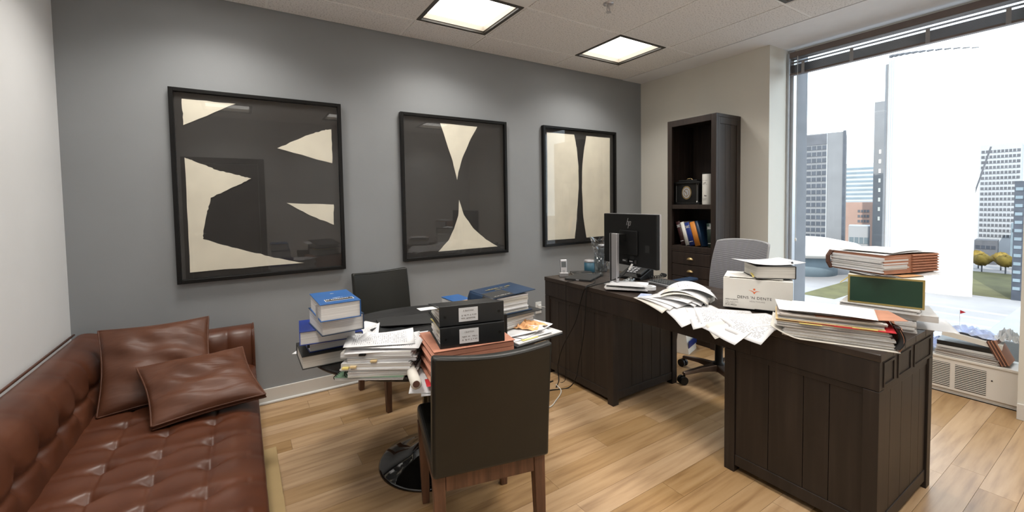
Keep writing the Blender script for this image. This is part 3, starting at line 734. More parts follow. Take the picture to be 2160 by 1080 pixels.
# ------------------------------------------------------------------ office chair
oc = thing('office_chair', 'grey mesh office chair on castors behind the desk', 'chair', (3.05,1.835,0), 0)
for k in range(5):
    a = math.radians(161+72*k); d = Vector((math.cos(a),math.sin(a),0)); n = Vector((-d.y,d.x,0))
    b = B(); st = []
    for r, w, z0, z1 in ((.03,.035,.075,.125),(.16,.024,.082,.115),(.31,.018,.070,.092)):
        for q, z in ((-1,z0),(1,z0),(1,z1),(-1,z1)): st.append(tuple(d*r+n*w*q*(1 if z == z0 else .7)+Vector((0,0,z))))
    b.v = st
    for s in (0,4): 
        for i in range(4): j = (i+1) % 4; b.face((s+i,s+j,s+4+j,s+4+i))
    b.face((0,1,2,3)); b.face((8,9,10,11))
    b.build('base_arm', 'bronze_alu', oc, bevel=.006, seg=2)
    c = B().tube([d*.30+Vector((0,0,.05)),d*.30+Vector((0,0,.08))], .008, 8)
    p = d*.315
    for s in (-1,1): c.tube([p+n*s*.008+Vector((0,0,.031)), p+n*s*.026+Vector((0,0,.031))], .031, 20)
    c.build('castor', 'black_plastic', oc)
B().lathe([(.045,.07),(.045,.13),(.028,.14),(.028,.36),(.04,.37)], 24).build('gas_lift', 'black_plastic', oc, smooth=True)
B().box(-.24,.22,-.245,.245,.40,.475).build('seat', 'black_card', oc, bevel=.03, seg=4); B().box(-.12,.14,-.12,.12,.36,.40).build('mechanism', 'black_plastic', oc, bevel=.01)
def mb(s):
    def f(u, v):
        w = .225*(1-.10*v**2-.06*(1-v)); y = (2*u-1)*w; z = .575+.475*v-.02*(abs(2*u-1)**3)*v
        x = .235+.055*(v-.35)**2*2.2+.05*v-.055*(1-abs(2*u-1)**2)*-.9-.03
        return (x+s*.007, y, z)
    return f
N, K = 20, 20; b = B().grid(mb(-1),N,K).grid(mb(1),N,K)
ring = [(i/N,0) for i in range(N)]+[(1,i/K) for i in range(K)]+[(1-i/N,1) for i in range(N)]+[(0,1-i/K) for i in range(K)]
b.build('mesh_back', 'mesh_fabric', oc, smooth=True)
B().tube([Vector(mb(1)(u,v))+Vector((.002,0,0)) for u, v in ring]+[Vector(mb(1)(0,0))+Vector((.002,0,0))], .010, 8).build('back_frame', 'gray_plastic', oc, smooth=True)
B().tube([(.12,0,.39),(.27,0,.42),(.31,0,.55),(.325,0,.72)], .02, 10).build('back_post', 'black_plastic', oc, smooth=True)
for s in (-1,1):
    B().tube([(.02,s*.2,.40),(.02,s*.27,.45),(.0,s*.275,.60),(-.02,s*.27,.715)], .016, 10).build('arm_post', 'black_plastic', oc, smooth=True)
    B().box(-.16,.09,s*.27-.042,s*.27+.042,.715,.742).build('arm_pad', 'navy_cover', oc, bevel=.012, seg=3)

# ------------------------------------------------------------------ books, stacks, sheets
def book(name, label, cx, cy, z0, w, d, h, rot, cover, side='y+', pages='pages', group=None, cat='book', over=.004, board=.0035):
    t = thing(name, label, cat, (cx,cy,z0), rot, group)
    i = over; x0,x1,y0,y1 = -w/2+i, w/2-i, -d/2+i, d/2-i
    if side == 'y+': y1 = d/2-board
    if side == 'y-': y0 = -d/2+board
    if side == 'x+': x1 = w/2-board
    if side == 'x-': x0 = -w/2+board
    B().box(x0,x1,y0,y1,board,h-board).build('pages', pages, t)
    B().box(-w/2,w/2,-d/2,d/2,0,board).build('back_board', cover, t, bevel=.001); B().box(-w/2,w/2,-d/2,d/2,h-board,h).build('front_board', cover, t, bevel=.001)
    s = {'y+':(-w/2,w/2,d/2-board,d/2),'y-':(-w/2,w/2,-d/2,-d/2+board),'x+':(w/2-board,w/2,-d/2,d/2),'x-':(-w/2,-w/2+board,-d/2,d/2)}[side]
    B().box(*s,board,h-board).build('spine', cover, t)
    return t
def slabs(w, d, h, n, jit, mats, rng, warp=0):
    b = B(); z = 0
    hs = [rng.uniform(.4,1.6) for _ in range(n)]; k = h/sum(hs)
    for q in hs:
        th = q*k; ox, oy, a = rng.uniform(-jit,jit), rng.uniform(-jit,jit), rng.uniform(-jit,jit)*1.2
        b.rbox(ox, oy, z, z+th-.0003, w*rng.uniform(.97,1), d*rng.uniform(.97,1), a, rng.randrange(len(mats))); z += th
    if warp:
        b.v = [(x, y, zz+warp*((2*x/w)**2)*(.3+.7*zz/h)) for x, y, zz in b.v]
    return b
def stack(name, label, cx, cy, z0, w, d, h, rot, n=8, jit=.004, mats=('pages_white','pages','paper'), cat='papers', group=None, seed=1, name_part='pages'):
    t = thing(name, label, cat, (cx,cy,z0), rot, group)
    slabs(w,d,h,n,jit,mats,random.Random(seed)).build(name_part, list(mats), t)
    return t
def uv_grid(o, nu, nv):
    me = o.data; uv = me.uv_layers.new(name='UVMap')
    for lp in me.loops:
        i = lp.vertex_index; uv.data[lp.index].uv = ((i % (nu+1))/nu, (i//(nu+1))/nv)
def sheet(label, cx, cy, z, rot, w=.216, d=.279, bend=None, material='paper', edge=None, ang=60, group='loose sheets of paper', name='paper_sheet', nu=14, nv=14, cat='paper'):
    c, s = math.cos(rot), math.sin(rot)
    def fn(u, v):
        lx, ly = (u-.5)*w, (v-.5)*d
        x, y, zz = lx*c-ly*s, lx*s+ly*c, (bend(u,v) if bend else 0)
        if edge is not None and cx+x < edge:
            o = edge-cx-x; r = .06; a = math.radians(ang)
            if o < r*a: x, zz = edge-cx-r*math.sin(o/r), zz-r*(1-math.cos(o/r))
            else: x, zz = edge-cx-r*math.sin(a)-(o-r*a)*math.cos(a), zz-r*(1-math.cos(a))-(o-r*a)*math.sin(a)
        return (x, y, zz)
    b = B().grid(fn, nu, nv); o = b.build(name, material, None, smooth=True)
    uv_grid(o, nu, nv); o.location = (cx,cy,z); mods(o, solid=.0006)
    return tag(o, label, cat, group)
def crumple(name, label, cat, cx, cy, z, w, d, h, seed, material, group=None, rot=0, n=12, par=None):
    rr = random.Random(seed); P = [[rr.random() for _ in range(n+1)] for _ in range(n+1)]
    b = B().grid(lambda u,v: ((u-.5)*w*(1+.1*P[int(v*n)][int(u*n)]), (v-.5)*d*(1+.1*P[int(u*n)][int(v*n)]), .002+h*P[int(v*n+.5)][int(u*n+.5)]*(math.sin(PI*min(1,max(0,.12+.76*u)))*math.sin(PI*min(1,max(0,.12+.76*v))))), n, n)
    o = b.build(name, material, par); o.location = (cx,cy,z); o.rotation_euler = (0,0,rot); mods(o, solid=.0006)
    return tag(o, label, cat, group) if not par else o

TT = .7005
def scribble(parent, o, xd, yd, w, h, material, seed, name='print'):
    # a line of print too small to read: a row of letter-sized strokes
    rr = random.Random(seed); o, xd, yd = Vector(o), Vector(xd).normalized(), Vector(yd).normalized(); n = xd.cross(yd); b = B(); x = 0
    while x < w:
        lw = h*rr.uniform(.45,.8); hh = h*rr.choice((.6,.7,1.0))
        if rr.random() < .85: b.obox(o+xd*(x+lw/2)+yd*(hh/2)+n*.0003, xd*lw*.36, yd*hh*.42, n*.0002)
        x += lw
    return b.build(name, material, parent)
# left book tower on the round table
book('law_book', 'thick black covered book at the foot of the left book tower', .315, 2.035, TT, .245, .215, .056, 0, 'black_card', 'y+')
t = book('law_book', 'grey edged book second from the bottom of the book tower', .335, 2.065, TT+.0565, .225, .205, .054, .03, 'royal_cover', 'x+', 'pages_white')
B().box(-.118,-.108,-.09,-.084,.018,.03).build('ribbon', 'black_card', t)
book('law_book', 'royal blue book third in the book tower, turned slightly', .302, 1.985, TT+.111, .22, .195, .058, -.10, 'royal_cover', 'y+', 'pages_white')
t = book('law_book', 'coverless looking white paged book fourth in the book tower', .325, 1.905, TT+.1695, .165, .245, .068, .07, 'navy_cover', 'x+', 'pages_white')
t = book('law_book', 'bright blue law book on top of the book tower', .315, 1.86, TT+.238, .152, .25, .068, .02, 'blue_cover', 'x+', 'pages_white')
B().box(-.045,.058,-.082,-.045,.0682,.0688).build('title_panel', 'black_ink', t); B().box(-.0475,.0605,-.0845,-.0425,.0680,.0684).build('title_border', 'paper_gray', t)
scribble(t, (-.042,-.061,.0690), (1,0,0), (0,1,0), .096, .010, 'paper_gray', 3); scribble(t, (-.012,-.030,.0684), (1,0,0), (0,1,0), .036, .007, 'paper_gray', 4); scribble(t, (-.004,.06,.0684), (1,0,0), (0,1,0), .012, .007, 'paper_gray', 5)
B().box(-.083,-.0765,-.075,-.068,.003,.06).build('ribbon', 'gray_plastic', t)
# pile of bound reports
rot = math.radians(-30); pc = Vector((.487,1.752,0)); ux, uy = Vector((math.cos(rot),math.sin(rot),0)), Vector((-math.sin(rot),math.cos(rot),0))
def comb(t, x, d, z0, z1, n=14, m='black_plastic'):
    for k in range(n):
        y = -d/2+.012+k*(d-.024)/(n-1); r = max(.007,(z1-z0)/2+.003)
        B().tube([(x+r*math.sin(q), y, (z0+z1)/2+r*math.cos(q)) for q in [PI*2*i/10 for i in range(11)]], .0016, 5).build('comb_ring', m, t)
def report(label, off, z, w, d, h, dr, seed, cover=None, combside=0, n=5, tabs=()):
    c = pc+ux*off[0]+uy*off[1]
    t = stack('bound_report', label, c.x, c.y, z, w, d, h, rot+dr, n, .0018, ('pages_white','paper','pages'), 'report', 'bound reports piled on the round table', seed)
    if cover: B().box(-w/2-.001,w/2+.001,-d/2-.001,d/2+.001,h,h+.0008).build('cover', cover, t)
    if combside: comb(t, combside*(w/2), d, 0, h)
    for (x, z0, m) in tabs: B().box(x-.012,x+.012,-d/2-.012,-d/2+.004,z0,z0+.006).build('index_tab', m, t)
    return t
report('green covered comb-bound booklet at the bottom left of the report pile', (-.03,-.015), TT, .27, .20, .010, -.05, 11, 'pale_green', -1)
report('thick white comb-bound report near the bottom of the report pile', (.015,-.005), TT+.0115, .272, .214, .024, .04, 12, None, -1)
report('white report with yellow index tabs in the report pile', (-.005,-.01), TT+.036, .275, .213, .030, -.02, 13, None, 1, 7, ((-.115,.012,'paper_yellow'),(-.085,.016,'manila')))
report('comb-bound report with tan clip in the middle of the report pile', (.012,0), TT+.0665, .27, .214, .017, .03, 14, None, 1, 5, ((-.03,.004,'manila'),))
report('cream edged report held by a black clip, below the loose top sheets', (-.005,.0), TT+.084, .28, .215, .022, -.03, 15, None, 0, 6, ((-.05,.012,'black_plastic'),))
for k, (o, dz, dr) in enumerate((((0,.0),.107,.10),((.025,.012),.112,-.03),((-.02,.02),.1165,.22))):
    c = pc+ux*o[0]+uy*o[1]
    sheet(('lowest','middle','topmost')[k]+' loose printed sheet on the report pile', c.x, c.y, TT+dz, rot+PI/2+dr, .216, .275, lambda u,v,k=k: .010*(2*v-1)**2*(u)+.006*(1-u)*v*k-.0008+.0035*math.sin(3*u+k), 'printed' if k else 'paper', group='loose sheets on the report pile')
# salmon expanding file with two binders
ar_ = math.radians(-9)
t = thing('expanding_file', 'salmon pink expanding file lying under the two binders', 'folder', (.775,1.575,TT), ar_)
for k in range(6):
    z = .002+k*.0205; j = .006*(k % 2); b = B()
    n_ = len(b.v); w0 = -.175-.0; 
    b.prism([(-.155,z),(-.178+j,z+.010),(-.155,z+.0205)], lambda a,c: (a,-.13,c), lambda a,c: (a,.13,c)); b.box(-.155,.165,-.13+.004*k%.003,.13,z,z+.018); b.build('pleat', 'salmon', t)
B().box(-.165,.17,-.132,.132,.1255,.1285).build('flap', 'salmon', t, bevel=.001)
def binder(label, cx, cy, z, rot, w, d, h, loose, seed, txt, wedge=0):
    t = thing('ring_binder', label, 'binder', (cx,cy,z), rot, 'black ring binders on the round table')
    B().box(-w/2,w/2,-d/2,-d/2+.004,0,h).build('spine', 'black_vinyl', t, bevel=.002)
    B().box(-w/2,w/2,-d/2+.004,d/2,0,.0035).build('lower_cover', 'black_vinyl', t, bevel=.001)
    b = B().grid(lambda u,v: (-w/2+w*u, -d/2+.004+(d-.004)*v, h-.0035+.001*math.sin(PI*v)), 6, 8); b.build('upper_cover', 'black_vinyl', t, solid=.0035)
    rng = random.Random(seed)
    slabs(w-.02, d-.05, h-.022, 9, .0035, ('pages_white','pages','paper_yellow') if loose else ('pages_white','pages_white','pages'), rng).xf(Matrix.Translation((-.002,-.008,.004))).build('pages', ['pages_white','pages','pages' if not loose else 'paper_warm'], t)
    g = B().grid(lambda u,v: (-w/2+.002+w*.9*u, -d/2+.03+(d-.06)*v, h-.017+.012*(1-abs(2*v-.5))*(1-u)*.8), 8, 8); g.build('divider', 'paper_yellow', t, solid=.0008)
    lb = B().box(-.055,.022,-d/2-.0008,-d/2+.0005,.012,h-.012).build('spine_label', 'paper', t)
    lettering(txt, .009, basis((-.016,-d/2-.0012,h*.70), (-1,0,0), (0,0,-1)), 'gray_ink', lb)
    for q in range(2): scribble(lb, (.016,-d/2-.0012,h*(.50-.15*q)), (-1,0,0), (0,0,-1), .060, .0065, 'gray_ink', seed+q)
    B().lathe([(.005,0),(.005,.002)], 12).xf(Matrix.Translation((-w/2+.022,-d/2-.002,h*.45)) @ Matrix.Rotation(-PI/2,4,'X')).build('rivet', 'black_plastic', t)
    B().lathe([(.006,0),(.006,.002)], 12).xf(Matrix.Translation((w/2-.022,-d/2-.002,h*.5)) @ Matrix.Rotation(-PI/2,4,'X')).build('rivet', 'black_plastic', t)
    if wedge:
        B().grid(lambda u,v: (-w/2-.065+.13*u, -d/2+.03+.12*v, h-.010+.004*u), 6, 6).build('loose_page', 'paper', t, solid=.0008)
        for o in t.children:      # thicker at the spine, thinner at the opening edge
            for vv in o.data.vertices: vv.co.z *= 1-wedge*max(0, vv.co.y+d/2)/d
    return t
binder('lower black ring binder, on the salmon file', .780, 1.585, TT+.129, math.radians(-12.5), .262, .262, .080, True, 21, 'VOLUME I')
binder('upper black ring binder with the larger white spine label', .782, 1.592, TT+.2125, math.radians(-12.5), .262, .262, .078, False, 22, 'VOLUME II', .62)
# under the file: roll of paper, red card, hanging sheets
t = thing('paper_roll', 'cream roll of paper poking out beside the salmon file', 'paper', (.555,1.63,TT+.024), math.radians(-12))
B().tube([(0,-.16,0),(0,.11,0)], .020, 20).build('roll', 'paper_warm', t, smooth=True); B().tube([(0,-.1605,0),(0,-.159,0)], .013, 16).build('core', 'kraft_dark', t)
sheet('white sheet hanging over the near table edge below the paper roll', .590, 1.575, TT+.0018, math.radians(-30), .09, .17, lambda u,v: -.035*max(0,.45-v)**1.2*2.2, 'paper', group='loose sheets on the round table')
sheet('second white sheet hanging over the near table edge by the red card', .61, 1.56, TT+.0006, math.radians(-18), .08, .17, lambda u,v: -.04*max(0,.45-v)**1.2*2.4, 'paper', group='loose sheets on the round table')
sheet('small red card at the table edge under the salmon file', .60, 1.50, TT+.0032, math.radians(-15), .06, .07, None, 'red_paper', group='loose sheets on the round table', name='red_card')
# flat things behind, on the table
sheet('white sheet lying behind the book tower', .565, 2.355, TT+.0008, .5, .20, .25, lambda u,v: .004*u*v, 'paper', group='loose sheets on the round table')
sheet('white sheet poking out left of the book tower', .300, 2.17, TT+.002, 1.0, .15, .20, None, 'paper', group='loose sheets on the round table')
sheet('printed sheet curling beside the book tower', .53, 2.26, TT+.0022, -.3, .14, .20, lambda u,v: .03*u*u, 'printed', group='loose sheets on the round table')
t = thing('portfolio', 'black folder lying open on the table behind the report pile', 'folder', (.78,2.36,TT), -.15)
B().box(-.15,.15,-.12,.12,0,.004).build('lower_cover', 'black_card', t, bevel=.001); B().grid(lambda u,v: (-.15+.3*u,-.12+.24*v,.006+.022*(1-u)*(1-v)), 8, 8).build('upper_cover', 'black_card', t, solid=.003)
t = thing('portfolio', 'crumpled black folder between report pile and book tower', 'folder', (.66,2.20,TT+.005), .4)
B().grid(lambda u,v: (-.08+.16*u,-.09+.18*v,.004+.018*math.sin(3*u+1)*math.sin(4*v+.5)**2), 10, 10).build('cover', 'black_vinyl', t, solid=.002)
# small blue book behind binders
t = book('law_book', 'small blue book with red title at the back of the table', 1.145, 2.405, TT, .125, .25, .079, .06, 'blue_cover', 'x+', 'pages_white')
B().box(-.045,.06,-.11,-.055,.0792,.0797).build('title_panel', 'orange_paper', t)
# right hand pile
rp = (1.21,1.86)
t = thing('portfolio', 'black portfolio at the bottom of the right pile on the table', 'folder', (1.20,1.76,TT), .12)
B().box(-.15,.16,-.12,.13,0,.012).build('cover', 'black_vinyl', t, bevel=.003); B().box(-.13,.165,-.11,.12,.0125,.017).build('insert', 'pages_white', t)
for k, (x,y,r,m,lb) in enumerate(((1.19,1.77,.0,'printed','sheet with yellow highlighting on the black portfolio'),(1.22,1.80,.3,'printed_sparse','second printed sheet on the black portfolio'),(1.17,1.80,-.2,'paper','blank sheet on the black portfolio'))):
    sheet(lb, x, y, TT+.019+.004*k, r, .25, .20, lambda u,v,k=k: .014*u*u*(k+1)*.5, m, group='sheets in the right pile on the table')
sheet('yellow strip of paper at the edge of the black portfolio', 1.17, 1.668, TT+.0195, .1, .10, .02, None, 'paper_yellow', group='sheets in the right pile on the table')
crumple('envelope', 'crumpled orange envelope in the right pile on the table', 'envelope', 1.235, 1.80, TT+.036, .13, .19, .035, 4, 'orange_paper', rot=.5)
stack('paper_stack', 'white stack of documents under the navy book', 1.17, 1.90, TT+.040, .25, .20, .062, .2, 9, .006, seed=31)
sheet('curled white sheet at the right end of the table pile', 1.275, 1.795, TT+.038, .5, .20, .15, lambda u,v: .03*(u-.5)*v+.012*math.sin(5*u), 'paper', group='sheets in the right pile on the table')
t = thing('portfolio', 'thin black folder directly under the navy book', 'folder', (1.18,1.90,TT+.105), .12); B().box(-.14,.155,-.12,.12,0,.004).build('cover', 'black_card', t, bevel=.001)
t = thing('law_book', 'navy hardback with black spine and lifted cover, topmost of the right pile', 'book', (1.165,1.925,TT+.1105), .07)
slabs(.20,.205,.085,8,.004,('pages_white','pages','paper'),random.Random(41)).xf(Matrix.Translation((.005,0,.004))).build('pages', ['pages_white','pages','paper'], t)
B().box(-.125,.125,-.112,.112,0,.0035).build('back_board', 'navy_cover', t, bevel=.001)
B().grid(lambda u,v: (-.125+.27*u,-.115+.23*v,.092+.012*u+.004*v), 6, 6).build('front_board', 'navy_cover', t, solid=.0035)
B().grid(lambda u,v: (-.125-.014*math.sin(PI*v),-.113+.226*u,.002+.094*v), 6, 10).build('spine', 'navy_cover', t, smooth=True, solid=.003)
B().grid(lambda u,v: (-.1275-.0145*math.sin(PI*v),-.113+.09*u,.002+.094*v), 4, 10).build('spine_band', 'black_card', t, smooth=True, solid=.003)
B().grid(lambda u,v: (-.124+.13*u,-.114+.115*v,.0962+.006*u+.002*v), 4, 4).build('title_panel', 'black_card', t, solid=.0004)
scribble(t, (-.075,.030,.1050), (1,0,.045), (0,1,0), .15, .016, 'gold', 8); scribble(t, (-.03,.008,.1055), (1,0,.045), (0,1,0), .09, .008, 'gold', 9); scribble(t, (-.11,-.10,.1005), (1,0,.045), (0,1,0), .10, .006, 'paper_gray', 10)
t = thing('charger', 'small upright black charger with green light behind the binders', 'charger', (1.035,1.715,TT), -.2)
B().box(-.03,.03,-.010,.010,0,.150).build('case', 'black_plastic', t, bevel=.004); B().box(.004,.008,-.0108,-.0098,.088,.092).build('indicator', 'led_green', t)

# ------------------------------------------------------------------ on the bookcase
sb = 'books leaning on the bookcase shelf'
def leaner(label, yb, th, h, lean, cover, xd=.165, bands=True):
    t = thing('shelf_book', label, 'book', (3.655,yb,.9305), 0, sb); t.rotation_euler = (-lean,0,0)
    B().box(.004,xd-.004,-th+.004,-.004,.003,h-.003).build('pages', 'pages', t)
    B().box(.004,xd,-.004,0,0,h).build('cover_board', cover, t); B().box(.004,xd,-th,-th+.004,0,h).build('cover_board', cover, t)
    B().grid(lambda u,v: (.004-.006*math.sin(PI*u), -th*u, h*v), 6, 2).build('spine', cover, t, smooth=True, solid=.001)
    if bands:
        for z in (.16,.76,.84): B().box(-.0035,.002,-th+.006,-.006,h*z,h*z+.004).build('spine_band', 'paper_gray', t)
        B().box(-.0035,.002,-th+.012,-.012,h*.79,h*.82).build('spine_title', 'paper_gray', t)
ln = math.radians(16)
leaner('maroon book leaning at the left end of the shelf row', 2.592, .045, .235, ln, 'maroon_cover')
leaner('white book leaning beside the maroon one', 2.543, .040, .232, ln, 'tin_white', bands=False)
leaner('royal blue book in the middle of the shelf row', 2.499, .054, .228, ln, 'royal_cover')
leaner('orange book in the shelf row', 2.440, .054, .236, ln, 'orange_cover', bands=False)
leaner('dark navy book beside the orange one', 2.381, .032, .25, ln, 'navy_cover', bands=False)
leaner('green book standing at the right end of the shelf row', 2.312, .055, .225, math.radians(4), 'forest_cover')
ck = thing('mantel_clock', 'black wooden mantel clock on the upper bookcase shelf', 'clock', (3.72,2.545,1.3305))
B().box(-.055,.06,-.14,.14,0,.022).build('base', 'black_plastic', ck, bevel=.004); B().box(-.045,.05,-.12,.12,.022,.20).build('case', 'black_plastic', ck, bevel=.003)
B().box(-.055,.06,-.14,.14,.20,.222).build('cornice', 'black_plastic', ck, bevel=.005); B().box(-.035,.04,-.10,.10,.222,.240).build('crest', 'black_plastic', ck, bevel=.006)
for y in (-.115,.115): B().lathe([(.014,.022),(.010,.035),(.010,.185),(.014,.2)], 12, (-.048,y,0)).build('column', 'black_gloss', ck)
rx = Matrix.Translation((-.046,0,.115)) @ Matrix.Rotation(-PI/2,4,'Y') @ Matrix.Diagonal((1.25,1,1,1))
B().lathe([(.052,0),(.052,.004),(.044,.005)], 32).xf(rx).build('bezel', 'brass', ck); dl = B().lathe([(.042,.0045),(.041,.0062)], 32).xf(rx).build('dial', 'gray_plastic', ck)
B().obox((-.0535,.008,.122),(0,.012,.010),(0,.0012,-.0014),(.0006,0,0)).obox((-.0535,-.004,.100),(0,.006,.022),(0,.0016,-.0004),(.0006,0,0)).build('hand', 'brass', dl)
B().lathe([(.030,.0062),(.026,.0072),(.024,.0062)], 24, cap=False).xf(rx).build('chapter_ring', 'brass', dl)
B().tube([(-.0,-.03,.24),(0,-.02,.252),(0,.02,.252),(0,.03,.24)], .004, 6).build('carry_handle', 'brass', ck)
mg = thing('tall_tin', 'tall white cylindrical tin with black lettering beside the mantel clock', 'tin', (3.70,2.340,1.3305))
B().lathe([(.049,0),(.050,.004),(.050,.280),(.049,.284)], 48).build('body', 'tin_white', mg, smooth=True); B().lathe([(.050,.285),(.050,.295),(.047,.297)], 40).build('lid', 'black_plastic', mg)
def on_cyl(o, r):
    for v in o.data.vertices:
        a = v.co.x/r; rr = r+v.co.z; v.co = Vector((-rr*math.cos(a), -rr*math.sin(a), v.co.y))
o = lettering('LAP', .020, Matrix.Translation((-.006,.200,.0004)), 'black_ink', mg); on_cyl(o, .0502)
for k, (w_, z_) in enumerate(((.05,.222),(.05,.186),(.04,.06),(.044,.05),(.04,.04))): o = scribble(mg, (-.006-w_/2,z_,.0002), (1,0,0), (0,1,0), w_, .0055, 'gray_ink', 50+k); on_cyl(o, .0502)
o = scribble(mg, (-.006,.075,.0002), (1,0,0), (0,1,0), .02, .016, 'black_ink', 61); on_cyl(o, .0502)
bt = thing('dark_bottle', 'dark bottle with a white oval label behind the white tin', 'bottle', (3.80,2.375,1.3305))
B().lathe([(.035,0),(.037,.006),(.037,.19),(.030,.215),(.014,.235),(.013,.27),(.016,.272),(.016,.285)], 32).build('glass', 'black_gloss', bt, smooth=True)
B().lathe([(.030,0),(.030,.002)], 28).xf(Matrix.Translation((-.0365,.026,.215)) @ Matrix.Rotation(-PI/2+.0,4,'Y') @ Matrix.Diagonal((1.15,.62,1,1))).build('label', 'tin_white', bt)
# ------------------------------------------------------------------ on the desk
# voice recorder in its cradle
t = thing('voice_recorder', 'silver voice recorder standing in its charging cradle', 'recorder', (2.20,2.645,DT), math.radians(-35))
B().prism([(-.045,0),(.042,0),(.042,.012),(.0,.032),(-.045,.012)], lambda a,c: (-.035,a,c), lambda a,c: (.035,a,c)).build('cradle', 'gray_plastic', t, bevel=.004)
B().box(-.036,.036,-.047,-.030,.001,.034).build('cradle_front', 'silver', t, bevel=.004)
mt = Matrix.Translation((0,-.022,.012)) @ Matrix.Rotation(math.radians(-14),4,'X')
bd_ = B().box(-.026,.026,-.010,.010,0,.125).xf(mt).build('body', 'silver', t, bevel=.005, seg=3); B().box(-.0255,-.0262,-.009,.009,.002,.12).xf(mt).build('side', 'black_plastic', bd_)
B().box(-.019,.019,-.0108,-.0095,.062,.108).xf(mt).build('screen', 'screen_gray', bd_); B().lathe([(.010,0),(.009,.002)], 20).xf(mt @ Matrix.Translation((0,-.010,.032)) @ Matrix.Rotation(PI/2,4,'X')).build('button', 'gray_plastic', bd_)
t = thing('folio', 'closed black leather folio lying on the desk corner', 'folder', (2.268,2.485,DT), math.radians(28))
B().box(-.135,.135,-.105,.105,0,.016).build('cover', 'black_card', t, bevel=.004); B().box(-.137,-.130,-.012,.012,.004,.011).build('clasp', 'silver', t)
book('notebook', 'dark brown notebook with cream pages beside the recorder', 2.39, 2.645, DT, .17, .09, .017, math.radians(-28), 'black_card', 'y+', 'paper_warm', cat='notebook')
cn = thing('candle_jar', 'dark blue jar candle with silver lid', 'candle', (2.505,2.665,DT))
B().lathe([(.044,0),(.046,.004),(.046,.085)], 40).build('wrap', 'teal_wrap', cn, smooth=True); B().lathe([(.046,.0852),(.047,.087),(.047,.10),(.043,.104),(.040,.100)], 40).build('rim', 'silver', cn, smooth=True)
def glass(label, x, y, r0, r1, h, z=DT, sq=False):
    t = thing('drinking_glass', label, 'glass', (x,y,z), 0, 'drinking glasses on the desk')
    B().lathe([(r0*.6,0),(r0,.003),(r1,h),(r1-.002,h),(r0-.002,.016),(.002,.012)], 36, cap=False).build('cup', 'clear_glass', t, smooth=True)
    B().lathe([(.001,.002),(r0*.9,.003),(r0*.9,.010),(.001,.012)], 36, cap=False).build('foot', 'clear_glass', t, smooth=True)
glass('tall clear drinking glass left of the monitor stand', 2.428, 2.475, .034, .042, .16)
glass('second clear glass tucked behind the monitor stand', 2.50, 2.385, .034, .040, .11)
bt = thing('wrapped_bottle', 'steel flask wrapped in a clear plastic bag', 'bottle', (2.615,2.625,DT))
B().lathe([(.038,0),(.040,.004),(.040,.17),(.030,.19),(.030,.21)], 32).build('flask', 'screen_gray', bt, smooth=True); B().lathe([(.032,.21),(.033,.23),(.028,.232)], 24).build('cap', 'silver', bt, smooth=True)
rr = random.Random(77); jit = [[rr.uniform(-.012,.016) for _ in range(16)] for _ in range(12)]
def bag(u, v):
    i, j = int(u*16+.5) % 16, min(11,int(v*11+.5)); r = .047+.018*v+(jit[j][i])*(.3+v); a = 2*PI*u
    return (r*math.cos(a)-.03*v*v, r*math.sin(a)+.01*v, .004+.285*v+.02*jit[j][i]/.016*v)
B().grid(bag, 16, 11, closed_u=True).build('plastic_bag', 'clear_bag', bt)
# monitor
ma = math.atan2(-.53,-.06)      # panel runs left edge (2.36,2.32) to right edge (2.30,1.79)
mo = thing('monitor', 'black computer monitor on a silver stand, seen from behind', 'monitor', (2.33,2.055,DT), 0)
pu = Vector((-.06,-.53,0)).normalized(); pn = Vector((pu.y,-pu.x,0))  # pn points to the viewer side (-x)
if pn.x > 0: pn = -pn
up = Vector((0,0,1))
def mbx(u0,u1,n0,n1,z0,z1,b=None):
    b = b or B(); return b.obox(pu*((u0+u1)/2)+pn*((n0+n1)/2)+up*((z0+z1)/2), pu*((u1-u0)/2), pn*((n1-n0)/2), up*((z1-z0)/2))
pz0, pz1 = .148, .513
sh = mbx(-.267,.267,.0,.028,pz0,pz1).build('shell', 'black_plastic', mo, bevel=.006, seg=3)
mbx(-.2685,.2685,-.012,.0,pz0-.001,pz1+.001).build('bezel', 'silver', mo, bevel=.002); mbx(-.262,.262,-.0135,-.012,pz0+.008,pz1-.006).build('screen', 'black_gloss', mo)
mbx(-.08,.10,.028,.040,pz0+.08,pz0+.25).build('mount_plate', 'black_plastic', mo, bevel=.008); mbx(.165,.205,.0282,.0288,.255,.305).build('recess', 'void_black', sh); mbx(.02,.06,.0282,.0288,.185,.22).build('recess', 'void_black', sh)
mbx(-.05,.09,.0285,.034,pz0+.022,pz0+.046).build('port_bar', 'black_gloss', mo)
for x in (-.035,.035): mbx(x-.014,x+.016,.0345,.0355,pz0+.030,pz0+.038).build('port_label', 'gray_plastic', sh)
col_u, col_n = -.043, .115
B().obox(pu*col_u+pn*.07+up*.345, pu*.035, pn*.045, up*.028).build('neck', 'black_plastic', mo, bevel=.004)
mbx(col_u-.020,col_u+.037,col_n-.012,col_n+.012,.008,.378).build('stand_column', 'silver', mo, bevel=.003)
mbx(col_u-.034,col_u-.020,col_n-.012,col_n+.010,.008,.378).build('cable_slot', 'black_plastic', mo); mbx(col_u-.037,col_u-.034,col_n-.012,col_n+.012,.008,.378).build('column_edge', 'silver', mo)
mbx(-.14,.12,-.06,.135,0,.008).build('foot', 'silver', mo, bevel=.003)
lg = B(); lo_ = pu*.005+pn*.0288+up*(pz1-.065)
